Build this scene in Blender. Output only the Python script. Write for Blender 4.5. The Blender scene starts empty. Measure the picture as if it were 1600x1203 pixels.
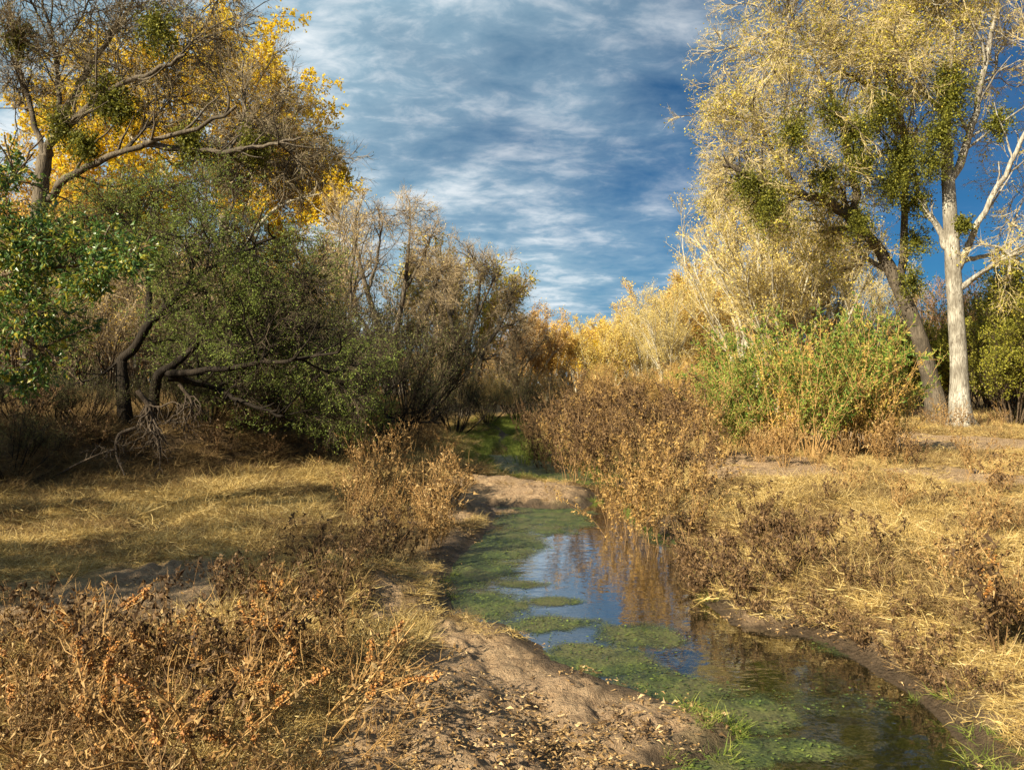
import bpy, math
import numpy as np

# ------------------------------------------------------------------ camera, light, sky
F, CX, CY, EYE = 1200.0, 800.0, 601.0, 2.0       # the photograph's geometry in its own pixels
S = bpy.context.scene
COL = S.collection
cam_d = bpy.data.cameras.new('camera'); cam = bpy.data.objects.new('camera', cam_d); COL.objects.link(cam)
cam.location = (0, 0, EYE); cam.rotation_euler = (math.radians(90), 0, 0)
cam_d.sensor_width = 36; cam_d.lens = 27; cam_d.clip_start = 0.05; cam_d.clip_end = 3000
S.camera = cam

SUN_EL = math.radians(32)
SUN_AZ = math.radians(43)     # how far the sun stands behind the camera, measured from due left
sx, sy, sz = -math.cos(SUN_EL) * math.cos(SUN_AZ), -math.cos(SUN_EL) * math.sin(SUN_AZ), math.sin(SUN_EL)
sun_d = bpy.data.lights.new('sun', 'SUN'); sun_d.energy = 5.0; sun_d.angle = math.radians(0.5)
sun_d.color = (1.0, 0.90, 0.66)
sun = bpy.data.objects.new('sun', sun_d); COL.objects.link(sun)
from mathutils import Vector
sun.rotation_euler = Vector((-sx, -sy, -sz)).to_track_quat('-Z', 'Y').to_euler()

S.view_settings.view_transform = 'Standard'; S.view_settings.look = 'None'
S.view_settings.exposure = 1.38; S.view_settings.gamma = 1.0; S.view_settings.use_curve_mapping = False
S.cycles.max_bounces = 7; S.cycles.transparent_max_bounces = 12
S.cycles.diffuse_bounces = 3; S.cycles.glossy_bounces = 3; S.cycles.transmission_bounces = 4
S.cycles.sample_clamp_indirect = 6.0

W = bpy.data.worlds.new('World'); S.world = W; W.use_nodes = True


class NT:
    """short hand for node building"""
    def __init__(s, nt):
        s.nt = nt; s.n = nt.nodes; s.l = nt.links
    def new(s, typ, **kw):
        nd = s.n.new(typ)
        for k, v in kw.items():
            if k == 'ins':
                for kk, vv in v.items():
                    s.put(nd.inputs[kk], vv)
            else:
                setattr(nd, k, v)
        return nd
    def put(s, sock, v):
        if isinstance(v, bpy.types.NodeSocket):
            s.l.new(v, sock)
        elif isinstance(v, (tuple, list)) and len(v) == 3 and sock.type == 'RGBA':
            sock.default_value = (*v, 1)
        else:
            sock.default_value = v
    def math(s, op, a, b=0.0, c=None, clamp=False):
        nd = s.n.new('ShaderNodeMath'); nd.operation = op; nd.use_clamp = clamp
        s.put(nd.inputs[0], a); s.put(nd.inputs[1], b)
        if c is not None: s.put(nd.inputs[2], c)
        return nd.outputs[0]
    def ramp(s, fac, stops, interp='LINEAR'):
        nd = s.n.new('ShaderNodeValToRGB'); s.put(nd.inputs[0], fac)
        nd.color_ramp.interpolation = interp
        el = nd.color_ramp.elements
        while len(el) < len(stops): el.new(0.5)
        for e, (p, c) in zip(el, stops):
            e.position = p; e.color = (*c, 1) if isinstance(c, tuple) else (c, c, c, 1)
        return nd.outputs[0]
    def mix(s, fac, a, b, blend='MIX'):
        nd = s.n.new('ShaderNodeMix'); nd.data_type = 'RGBA'; nd.blend_type = blend
        s.put(nd.inputs[0], fac); s.put(nd.inputs[6], a); s.put(nd.inputs[7], b)
        return nd.outputs[2]
    def noise(s, vec, scale, detail=4, rough=0.55, dist=0.0, out='Fac'):
        nd = s.n.new('ShaderNodeTexNoise')
        if vec is not None: s.put(nd.inputs['Vector'], vec)
        nd.inputs['Scale'].default_value = scale; nd.inputs['Detail'].default_value = detail
        nd.inputs['Roughness'].default_value = rough; nd.inputs['Distortion'].default_value = dist
        return nd.outputs[out]
    def mapping(s, vec, loc=(0, 0, 0), rot=(0, 0, 0), sc=(1, 1, 1)):
        nd = s.n.new('ShaderNodeMapping'); s.put(nd.inputs['Vector'], vec)
        nd.inputs['Location'].default_value = loc; nd.inputs['Rotation'].default_value = rot
        nd.inputs['Scale'].default_value = sc
        return nd.outputs[0]


def build_world():
    t = NT(W.node_tree); t.n.clear()
    sky = t.new('ShaderNodeTexSky', sky_type='NISHITA', sun_disc=False)
    sky.sun_elevation = SUN_EL
    sky.sun_rotation = math.atan2(sx, sy)
    sky.altitude = 900; sky.air_density = 1.0; sky.dust_density = 0.4; sky.ozone_density = 2.5
    blue = t.mix(1.0, sky.outputs[0], (0.065, 0.22, 0.33), 'MULTIPLY')
    tc = t.new('ShaderNodeTexCoord')
    sep = t.new('ShaderNodeSeparateXYZ'); t.put(sep.inputs[0], tc.outputs['Generated'])
    z = t.math('ADD', t.math('MAXIMUM', sep.outputs[2], 0.0), 0.16)
    cx = t.math('DIVIDE', sep.outputs[0], z); cy = t.math('DIVIDE', sep.outputs[1], z)
    cmb = t.new('ShaderNodeCombineXYZ', ins={0: cx, 1: cy})
    v = cmb.outputs[0]
    big = t.noise(t.mapping(v, (3.1, 1.7, 0), (0, 0, math.radians(12)), (0.9, 0.9, 1)), 1.0, 3, 0.5, 0.3)
    mid = t.noise(t.mapping(v, (9.3, 4.2, 0), (0, 0, math.radians(6)), (2.2, 2.6, 1)), 1.1, 7, 0.58, 0.35)
    fine = t.noise(t.mapping(v, (1.3, 2.2, 5), (0, 0, math.radians(-10)), (7.0, 9.0, 1)), 1.4, 6, 0.62, 0.4)
    # the veil of cloud is thicker towards the west
    west = t.math('MULTIPLY', t.math('SUBTRACT', cx, 0.10), -0.46)
    a = t.math('ADD', t.math('MULTIPLY', big, 0.85), t.math('MULTIPLY', mid, 0.62))
    a = t.math('ADD', t.math('ADD', a, t.math('MULTIPLY', fine, 0.16)), west)
    a = t.math('ADD', a, t.math('MULTIPLY', t.math('SUBTRACT', 0.30, sep.outputs[2], clamp=True), 0.45))
    dens = t.ramp(t.math('SUBTRACT', a, 0.42), [(0.06, 0.04), (0.32, 0.50), (0.52, 0.85), (0.75, 1.0)])
    br = t.math('ADD', t.math('MULTIPLY', mid, 0.7), t.math('MULTIPLY', fine, 0.45))
    shade = t.ramp(br, [(0.42, (1.6, 2.75, 3.5)), (0.56, (2.2, 3.2, 3.85)), (0.72, (4.9, 5.3, 5.5))])
    colr = t.mix(dens, blue, shade)
    bg = t.new('ShaderNodeBackground', ins={'Color': colr, 'Strength': 0.068})
    out = t.new('ShaderNodeOutputWorld'); t.l.new(bg.outputs[0], out.inputs[0])


build_world()

# ------------------------------------------------------------------ small numeric helpers
def W3(px, py, d):
    return np.array([(px - CX) / F * d, d, EYE - (py - CY) / F * d])
def on_plane(px, py, z=0.0):
    d = F * (EYE - z) / (py - CY)
    return ((px - CX) / F * d, d)
def nrm(a):
    return a / np.maximum(np.linalg.norm(a, axis=-1, keepdims=True), 1e-9)
def ss(a, b, x):
    t = np.clip((x - a) / (b - a), 0, 1); return t * t * (3 - 2 * t)

def _hash(ix, iy, seed):
    h = (ix.astype(np.int64) * 374761393 + iy.astype(np.int64) * 668265263 + seed * 1442695041) & 0xFFFFFFFF
    h = ((h ^ (h >> 13)) * 1274126177) & 0xFFFFFFFF
    return ((h ^ (h >> 16)) & 0xFFFF) / 65535.0
def vnoise(x, y, seed=0):
    ix = np.floor(x); iy = np.floor(y); fx = x - ix; fy = y - iy
    fx = fx * fx * (3 - 2 * fx); fy = fy * fy * (3 - 2 * fy)
    a = _hash(ix, iy, seed); b = _hash(ix + 1, iy, seed); c = _hash(ix, iy + 1, seed); d = _hash(ix + 1, iy + 1, seed)
    return (a * (1 - fx) + b * fx) * (1 - fy) + (c * (1 - fx) + d * fx) * fy
def fbm(x, y, wl, seed=0, octv=3):
    s = 0; amp = 1; tot = 0
    for i in range(octv):
        s = s + amp * (vnoise(x / wl + 17.3 * i, y / wl - 9.1 * i, seed + i) - 0.5); tot += amp; amp *= 0.5; wl *= 0.5
    return s / tot

def sdist(x, y, poly):
    """signed distance to a polygon, negative inside"""
    x = np.asarray(x, float); y = np.asarray(y, float)
    best = np.full(x.shape, 1e18); inside = np.zeros(x.shape, bool)
    n = len(poly)
    for i in range(n):
        ax, ay = poly[i]; bx, by = poly[(i + 1) % n]
        ex, ey = bx - ax, by - ay
        t = np.clip(((x - ax) * ex + (y - ay) * ey) / (ex * ex + ey * ey + 1e-12), 0, 1)
        d2 = (x - ax - t * ex) ** 2 + (y - ay - t * ey) ** 2
        best = np.minimum(best, d2)
        cond = (ay > y) != (by > y)
        with np.errstate(divide='ignore', invalid='ignore'):
            xi = ax + (y - ay) * ex / (ey if abs(ey) > 1e-12 else 1e-12)
        inside ^= cond & (x < xi)
    d = np.sqrt(best)
    return np.where(inside, -d, d)

# ------------------------------------------------------------------ the lie of the land
POOL_L = [(772, 792), (768, 822), (742, 850), (708, 888), (696, 928), (705, 962), (760, 972), (822, 982), (850, 1014),
          (940, 1058), (1030, 1098), (1100, 1120), (1162, 1150), (1125, 1180), (1040, 1203)]
POOL_R = [(1530, 1203), (1485, 1140), (1440, 1096), (1395, 1062), (1330, 1022), (1250, 990), (1150, 975), (1100, 940), (1095, 890),
          (1060, 850), (1010, 822), (985, 798), (1000, 775), (965, 757)]
CH = [on_plane(*p) for p in POOL_L] + [(0.72, 3.3), (0.9, 2.0), (1.3, 0), (1.8, -4), (2.2, -30)] + \
     [(6.4, -30), (5.2, -4), (3.9, 0), (3.0, 2.2), (2.6, 3.2)] + [on_plane(*p) for p in POOL_R] + \
     [(2.0, 17.5), (1.5, 19.5), (0.4, 22), (0.1, 27), (0.5, 33), (2.5, 40), (3.3, 55), (2.2, 55), (1.4, 41), (-0.5, 33), (-1.2, 27), (-1.0, 22), (-0.75, 18.5),
      (-0.3, 16.6), (0.6, 15.9), (1.45, 15.2), (1.55, 13.8), (1.30, 12.7), (0.7, 12.3)]
UPL = [(-90, 3), (-14, 8.6), (-9.5, 10.2), (-7.3, 11.2), (-5.6, 13.2), (-3.6, 15.6), (-2.7, 19), (-2.6, 25), (-3.0, 34), (-6, 48), (-90, 60)]

def masks(x, y):
    s = sdist(x, y, CH) + 0.22 * fbm(x, y, 0.9, 3) + 0.10 * fbm(x, y, 0.25, 8)
    return s
SANDS = [  # bare sand seen in the photograph, laid onto the ground
    (830, 1130, 330, 125), (700, 1070, 150, 90), (790, 1020, 140, 50), (960, 1080, 180, 50), (930, 1160, 260, 60), (150, 965, 210, 62), (270, 900, 120, 22), (820, 772, 110, 24), (700, 790, 60, 30),
    (1480, 702, 200, 20), (1190, 742, 110, 30), (1520, 768, 150, 18), (590, 915, 42, 30), (1500, 1110, 60, 45)]
SANDP = [on_plane(*p, .12) for p in ((690, 962), (760, 985), (830, 1000), (940, 1065), (1100, 1125), (1165, 1160))] + \
        [(1.1, 3.3), (.6, 2.2), (-.9, 2.2), (-.85, 3.5), (-.75, 4.4), (-.70, 5.4)]
def sandmask(x, y):
    m = 1 - ss(-.10, .12, sdist(x, y, SANDP) + .35 * fbm(x, y, .6, 23))
    for (px, py, rx, ry) in SANDS:
        zz = 0.1 if (py < 800 and px < 950 and px > 650) else 0.35
        cx, cy = on_plane(px, py, zz)
        x0 = on_plane(px - rx, py, zz)[0]
        y0 = on_plane(px, py - ry, zz)[1]; y1 = on_plane(px, py + ry, zz)[1]
        ryy = np.where(y > cy, abs(y0 - cy), abs(y1 - cy))
        q = np.sqrt(((x - cx) / abs(x0 - cx)) ** 2 + ((y - cy) / ryy) ** 2)
        m = np.maximum(m, 1 - ss(0.75, 1.15, q + 0.5 * fbm(x, y, 0.8, 21)))
    return m
def H(x, y, detail=False):
    x = np.asarray(x, float); y = np.asarray(y, float)
    s = masks(x, y)
    right = ss(0.0, 1.0, x - np.interp(y, [0, 4, 8, 12, 16, 24], [2.4, 1.9, 0.9, 0.9, 0.6, 0.0]))
    out = 0.10 * ss(0, 0.22, s) + 0.26 * ss(0.1, 2.2, s) + right * 0.16 * ss(0.05, 0.7, s)
    z = np.where(s > 0, out, -0.30 * ss(0, 0.9, -s) - 0.02 * ss(0, 0.1, -s))
    u = -sdist(x, y, UPL) + 0.9 * fbm(x, y, 2.4, 31)
    z = z + ss(0.0, 1.5, u) * 1.0 + 0.25 * ss(1.5, 8, u)
    far = np.hypot(x, y)
    z = z + 0.7 * ss(45, 90, far) * np.where(s > 0, 1, 0) + 0.25 * ss(14, 30, x) 
    soft = ss(0.1, 0.9, s); near_ = ss(.03, .22, s)
    z = z + soft * (0.20 * fbm(x, y, 3.0, 41) + 0.10 * fbm(x, y, 0.9, 45))
    # the small earth mound beside the left bank and the one far up the stream bed
    for (mx, my, r, hh) in ((-1.28, 6.9, 0.45, 0.24), (-0.9, 30.5, 0.9, 0.75)):
        z = z + hh * np.exp(-((x - mx) ** 2 + (y - my) ** 2) / r ** 2)
    if detail:
        sm = sandmask(x, y)
        dim = np.abs(fbm(x, y, 0.34, 51)) * 2
        pit = ss(.12, .30, fbm(x, y, .20, 56, 2))
        z = z + near_ * sm * (0.10 * (dim - 0.3) + 0.06 * fbm(x, y, 0.10, 55) - .035 * pit + .05 * fbm(x, y, .45, 54)) + soft * (1 - sm) * (0.07 * fbm(x, y, 0.24, 57) + .18 * fbm(x, y, .7, 58))
        z = z + (s > -0.05) * 0.012 * fbm(x, y, 0.12, 59) * ss(-0.05, 0.2, s)
    return z

# ------------------------------------------------------------------ mesh building
class G:
    def __init__(s):
        s.v = []; s.q = []; s.t = []; s.c = []; s.n = 0
    def add(s, V, quads=None, tris=None, tint=None):
        V = np.asarray(V, float).reshape(-1, 3)
        if quads is not None and len(quads): s.q.append(np.asarray(quads).reshape(-1, 4) + s.n)
        if tris is not None and len(tris): s.t.append(np.asarray(tris).reshape(-1, 3) + s.n)
        s.v.append(V); s.n += len(V)
        if tint is None: tint = np.full(len(V), 0.5)
        s.c.append(np.broadcast_to(tint, (len(V),)).astype(np.float32))
    def mesh(s, name, mat=None, smooth=False, attrs=None):
        me = bpy.data.meshes.new(name)
        if s.n == 0:
            return me
        V = np.concatenate(s.v)
        me.vertices.add(len(V)); me.vertices.foreach_set('co', V.astype(np.float32).ravel())
        q = np.concatenate(s.q) if s.q else np.zeros((0, 4), int)
        t = np.concatenate(s.t) if s.t else np.zeros((0, 3), int)
        loops = np.concatenate([q.ravel(), t.ravel()]).astype(np.int32)
        me.loops.add(len(loops)); me.loops.foreach_set('vertex_index', loops)
        me.polygons.add(len(q) + len(t))
        st = np.concatenate([np.arange(len(q)) * 4, len(q) * 4 + np.arange(len(t)) * 3]).astype(np.int32)
        me.polygons.foreach_set('loop_start', st)
        me.polygons.foreach_set('use_smooth', np.full(len(st), smooth))
        me.update(calc_edges=True)
        a = me.attributes.new('tint', 'FLOAT', 'POINT'); a.data.foreach_set('value', np.concatenate(s.c))
        for k, arr in (attrs or {}).items():
            a = me.attributes.new(k, 'FLOAT', 'POINT'); a.data.foreach_set('value', np.asarray(arr, np.float32))
        if mat: me.materials.append(mat)
        return me
    def obj(s, name, mat, parent=None, kind=None, smooth=False, attrs=None):
        o = bpy.data.objects.new(name, s.mesh(name, mat, smooth, attrs)); COL.objects.link(o)
        if parent: o.parent = parent
        if kind: o['kind'] = kind
        return o

def tubes(g, P, R, sides=5, tint=None, lump=0.0, rng=None):
    P = np.asarray(P, float); n, k, _ = P.shape
    R = np.broadcast_to(np.asarray(R, float), (n, k))
    T = nrm(np.gradient(P, axis=1))
    md = nrm(P[:, -1] - P[:, 0])
    ref = np.where(np.abs(md[:, 2:3]) < 0.8, [[0, 0, 1.0]], [[1.0, 0.13, 0]])[:, None, :]
    N = nrm(np.cross(T, np.broadcast_to(ref, T.shape))); B = np.cross(T, N)
    an = 2 * np.pi * np.arange(sides) / sides
    rr = R[:, :, None, None]
    if lump and rng is not None:
        rr = rr * (1 + lump * rng.normal(size=(n, k, sides, 1)))
    V = P[:, :, None] + rr * (np.cos(an)[None, None, :, None] * N[:, :, None] + np.sin(an)[None, None, :, None] * B[:, :, None])
    idx = np.arange(n * k * sides).reshape(n, k, sides)
    a = idx[:, :-1]; b = idx[:, 1:]
    Q = np.stack([a, np.roll(a, -1, 2), np.roll(b, -1, 2), b], -1)
    tt = None
    if tint is not None: tt = np.repeat(np.broadcast_to(tint, (n,)), k * sides)
    g.add(V, quads=Q.reshape(-1, 4), tint=tt)

def slivers(g, A, Bp, w, rng, tint=None):
    """a thin tapering blade (one triangle) from A to B"""
    D = nrm(Bp - A); X = nrm(np.cross(D, rng.normal(size=A.shape))) * np.reshape(w, (-1, 1)) * 0.5
    n = len(A); V = np.stack([A - X, A + X, Bp], 1)
    if tint is None: tint = rng.random(n)
    g.add(V, tris=np.arange(3 * n), tint=np.repeat(tint, 3))

def blades(g, P, w, rng, tint=None, X=None):
    """bent ribbons along polylines P[n,k,3]; end in a point"""
    n, k, _ = P.shape
    D = nrm(P[:, -1] - P[:, 0])
    if X is None: X = nrm(np.cross(D, rng.normal(size=D.shape)))
    w = np.broadcast_to(w, (n,))
    prof = np.linspace(1, 0.35, k - 1)
    L = P[:, :-1] - X[:, None] * (w[:, None] * prof)[..., None] * .5
    Rr = P[:, :-1] + X[:, None] * (w[:, None] * prof)[..., None] * .5
    V = np.concatenate([L, Rr, P[:, -1:]], 1); m = 2 * (k - 1) + 1
    base = np.arange(n)[:, None] * m
    q = []
    for j in range(k - 2):
        q.append(base + np.array([j, k - 1 + j, k + j, j + 1]))
    t = base + np.array([k - 2, 2 * (k - 1) - 1, m - 1])
    if tint is None: tint = rng.random(n)
    g.add(V, quads=np.concatenate(q) if q else None, tris=t, tint=np.repeat(tint, m))

def leaves(g, pos, dr, size, wid, rng, curl=0.0, tint=None, flat=False):
    """folded leaf blades, four triangles each (flat: one diamond)"""
    n = len(pos); dr = nrm(dr); size = np.broadcast_to(size, (n,))[:, None]; wid = np.broadcast_to(wid, (n,))[:, None]
    X = nrm(np.cross(dr, rng.normal(size=dr.shape))); N = np.cross(dr, X)
    if tint is None: tint = rng.random(n)
    if flat:
        V = np.stack([pos, pos + dr * size * .5 + X * wid * .5, pos + dr * size, pos + dr * size * .5 - X * wid * .5], 1)
        g.add(V, quads=np.arange(4 * n), tint=np.repeat(tint, 4)); return
    c = curl * size * (0.4 + rng.random((n, 1)))
    mid = pos + dr * size * .5 + N * c * .5
    tip = pos + dr * size * (1 - 0.3 * min(curl, 1)) - N * c
    l = pos + dr * size * .42 + X * wid * .5 - N * c * .25 * np.sign(rng.random((n, 1)) - .3) + N * wid * .25
    r = pos + dr * size * .42 - X * wid * .5 + N * wid * .3
    V = np.stack([pos, mid, tip, l, r], 1)
    b = np.arange(n)[:, None] * 5
    T = np.concatenate([b + np.array(x) for x in ([0, 1, 3], [0, 4, 1], [3, 1, 2], [1, 4, 2])])
    g.add(V, tris=T, tint=np.repeat(tint, 5))

UP = np.array([0, 0, 1.0])
def kids(rng, P, m, L, ang=(.4, .9), t0=.15, t1=1.0, k=4, up=.15, wob=.22, taper=.5):
    n, kk, _ = P.shape
    idx = np.repeat(np.arange(n), m); t = t0 + (t1 - t0) * rng.random(len(idx))
    f = t * (kk - 1); i = np.minimum(f.astype(int), kk - 2); fr = (f - i)[:, None]
    base = P[idx, i] * (1 - fr) + P[idx, i + 1] * fr
    T = nrm(P[idx, i + 1] - P[idx, i]); R = nrm(np.cross(T, rng.normal(size=T.shape)))
    a = rng.uniform(*ang, len(idx))[:, None]
    D = np.cos(a) * T + np.sin(a) * R
    LL = (np.broadcast_to(L, (n,))[idx] * (.5 + .7 * rng.random(len(idx))) * (1 + taper * .3 - taper * t))[:, None]
    pts = [base]
    for j in range(1, k):
        D = nrm(D + up * UP + wob * rng.normal(size=D.shape)); pts.append(pts[-1] + D * LL / (k - 1))
    return np.stack(pts, 1)

def spline(pts, n):
    p = np.asarray(pts, float)
    if len(p) == 2: return p[0] + (p[1] - p[0]) * np.linspace(0, 1, n)[:, None]
    q = np.vstack([2 * p[0] - p[1], p, 2 * p[-1] - p[-2]])
    out = []
    for u in np.linspace(0, len(p) - 1 - 1e-6, n):
        i = int(u); t = u - i; a, b, c, d = q[i:i + 4]
        out.append(.5 * ((2 * b) + (c - a) * t + (2 * a - 5 * b + 4 * c - d) * t ** 2 + (3 * b - a - 3 * c + d) * t ** 3))
    return np.array(out)

# ------------------------------------------------------------------ materials
MATS = {}
def pmat(name):
    m = bpy.data.materials.new(name); m.use_nodes = True
    t = NT(m.node_tree); t.n.clear(); out = t.new('ShaderNodeOutputMaterial')
    return m, t, out
def leafmat(name, cols, transl=0.35, rough=0.6, spec=0.25, var=0.3):
    m, t, out = pmat(name)
    at = t.new('ShaderNodeAttribute', attribute_name='tint')
    oi = t.new('ShaderNodeObjectInfo')
    n = len(cols)
    c = t.ramp(at.outputs['Fac'], [(i / max(n - 1, 1), x) for i, x in enumerate(cols)])
    tc = t.new('ShaderNodeTexCoord')
    big = t.noise(tc.outputs['Object'], 0.9, 2)
    v = t.math('ADD', 1 - var * .75, t.math('ADD', t.math('MULTIPLY', oi.outputs['Random'], var * .6), t.math('MULTIPLY', big, var * .9)))
    hs = t.new('ShaderNodeHueSaturation', ins={'Color': c, 'Value': v})
    b = t.new('ShaderNodeBsdfPrincipled', ins={'Base Color': hs.outputs[0], 'Roughness': rough, 'Specular IOR Level': spec})
    if transl > 0:
        tr = t.new('ShaderNodeBsdfTranslucent', ins={'Color': hs.outputs[0]})
        mx = t.new('ShaderNodeMixShader', ins={0: transl, 1: b.outputs[0], 2: tr.outputs[0]})
        t.l.new(mx.outputs[0], out.inputs[0])
    else:
        t.l.new(b.outputs[0], out.inputs[0])
    MATS[name] = m; return m
def barkmat(name, c1, c2, scale=6.0, bump=0.6):
    m, t, out = pmat(name)
    tc = t.new('ShaderNodeTexCoord')
    v = t.mapping(tc.outputs['Object'], sc=(1, 1, 0.16))
    warp = t.noise(tc.outputs['Object'], 1.2, 3, out='Color')
    vv = t.new('ShaderNodeVectorMath', operation='MULTIPLY_ADD')
    t.put(vv.inputs[0], warp); vv.inputs[1].default_value = (.2, .2, .1); t.put(vv.inputs[2], v)
    n1 = t.noise(vv.outputs[0], scale * 2.2, 6, .65)
    vo = t.new('ShaderNodeTexVoronoi', feature='DISTANCE_TO_EDGE', ins={'Vector': vv.outputs[0], 'Scale': scale * 3.2})
    n2 = t.noise(tc.outputs['Object'], 1.1, 4)
    crack = t.ramp(vo.outputs['Distance'], [(0.0, 0.0), (0.16, 1.0)])
    f = t.math('ADD', t.math('MULTIPLY', n1, .85), t.math('MULTIPLY', crack, .16))
    c = t.ramp(f, [(0.34, c1), (0.66, c2)])
    c = t.mix(t.math('MULTIPLY', t.ramp(n2, [(0.42, 0.0), (0.62, 1.0)]), .75), c, c1)
    bp = t.new('ShaderNodeBump', ins={'Strength': bump, 'Distance': 0.05, 'Height': f})
    b = t.new('ShaderNodeBsdfPrincipled', ins={'Base Color': c, 'Roughness': .85, 'Specular IOR Level': .15, 'Normal': bp.outputs[0]})
    t.l.new(b.outputs[0], out.inputs[0]); MATS[name] = m; return m

leafmat('yellow_leaf', [(.60, .38, .015), (.80, .57, .02), (.85, .68, .06)], .5)
leafmat('olive_gold_leaf', [(.24, .23, .03), (.48, .41, .05), (.66, .50, .07)], .4)
leafmat('grey_twig', [(.13, .10, .065), (.27, .215, .14)], 0, .8, .1)
leafmat('tan_twig', [(.22, .16, .095), (.43, .33, .205)], .05, .8, .1)
leafmat('dark_twig', [(.035, .026, .018), (.09, .066, .045)], 0, .8, .1)
leafmat('gold_twig', [(.32, .19, .06), (.58, .39, .15)], .1, .8, .1)
leafmat('rust_twig', [(.22, .12, .05), (.42, .25, .11)], .1, .8, .1)
leafmat('pale_twig', [(.32, .25, .12), (.56, .45, .24)], .1, .7, .1)
leafmat('pale_gold_leaf', [(.52, .38, .08), (.70, .53, .14), (.74, .63, .26)], .4)
leafmat('orange_gold_leaf', [(.46, .27, .05), (.64, .42, .09), (.72, .52, .15)], .4)
leafmat('russet_leaf', [(.18, .10, .035), (.40, .235, .075), (.55, .37, .14)], .35)
leafmat('mistletoe_leaf', [(.06, .065, .012), (.14, .145, .02), (.27, .25, .03)], .35)
leafmat('mesquite_leaf', [(.07, .10, .02), (.16, .21, .04), (.32, .36, .08)], .45)
leafmat('glossy_green_leaf', [(.03, .07, .015), (.06, .125, .025), (.11, .18, .035), (.40, .32, .03)], .35, .4, .5)
leafmat('seepwillow_leaf', [(.06, .12, .02), (.13, .22, .035), (.26, .33, .05), (.50, .38, .10)], .4)
leafmat('olive_shrub_leaf', [(.10, .10, .03), (.19, .18, .05), (.28, .24, .08)], .3)
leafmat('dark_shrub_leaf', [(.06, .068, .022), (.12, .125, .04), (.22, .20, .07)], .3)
leafmat('juniper_leaf', [(.14, .15, .02), (.32, .31, .04), (.46, .40, .06)], .4)
leafmat('dead_leaf', [(.10, .05, .02), (.24, .13, .045), (.40, .24, .09), (.50, .35, .17)], .3)
leafmat('dark_dead_leaf', [(.045, .025, .013), (.11, .062, .03), (.28, .17, .075)], .3)
leafmat('orange_seed', [(.16, .065, .02), (.36, .15, .035), (.48, .25, .07)], .15)
leafmat('dry_stem', [(.26, .145, .05), (.46, .28, .11)], .05, .6, .2)
leafmat('brown_stem', [(.12, .068, .03), (.29, .175, .08)], .05, .7, .2)
leafmat('dark_stem', [(.07, .04, .018), (.20, .12, .055)], .05, .7, .15)
leafmat('dry_grass', [(.18, .11, .035), (.40, .27, .09), (.57, .41, .155), (.66, .52, .27)], .3, .7, .15, .4)
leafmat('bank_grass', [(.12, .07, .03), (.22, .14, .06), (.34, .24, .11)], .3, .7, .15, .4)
leafmat('green_grass', [(.08, .12, .02), (.17, .22, .035), (.36, .34, .09)], .4, .6, .2)
leafmat('litter_leaf', [(.09, .05, .02), (.22, .125, .05), (.38, .24, .10), (.54, .38, .20)], .15, .7, .2)
leafmat('duckweed', [(.03, .045, .014), (.07, .10, .025), (.17, .21, .04)], .2, .5, .3)
barkmat('white_bark', (.12, .10, .078), (.48, .44, .375), 5.5, 0.9)
barkmat('grey_bark', (.05, .04, .03), (.17, .135, .10), 5, 0.8)
barkmat('dark_bark', (.010, .007, .005), (.035, .026, .019), 8, 0.7)
barkmat('brown_bark', (.05, .034, .022), (.17, .12, .08), 6, 0.8)
barkmat('pale_bark', (.22, .19, .14), (.60, .54, .43), 7, 0.4)
barkmat('root_bark', (.04, .028, .02), (.14, .105, .078), 9, 0.6)

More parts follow.
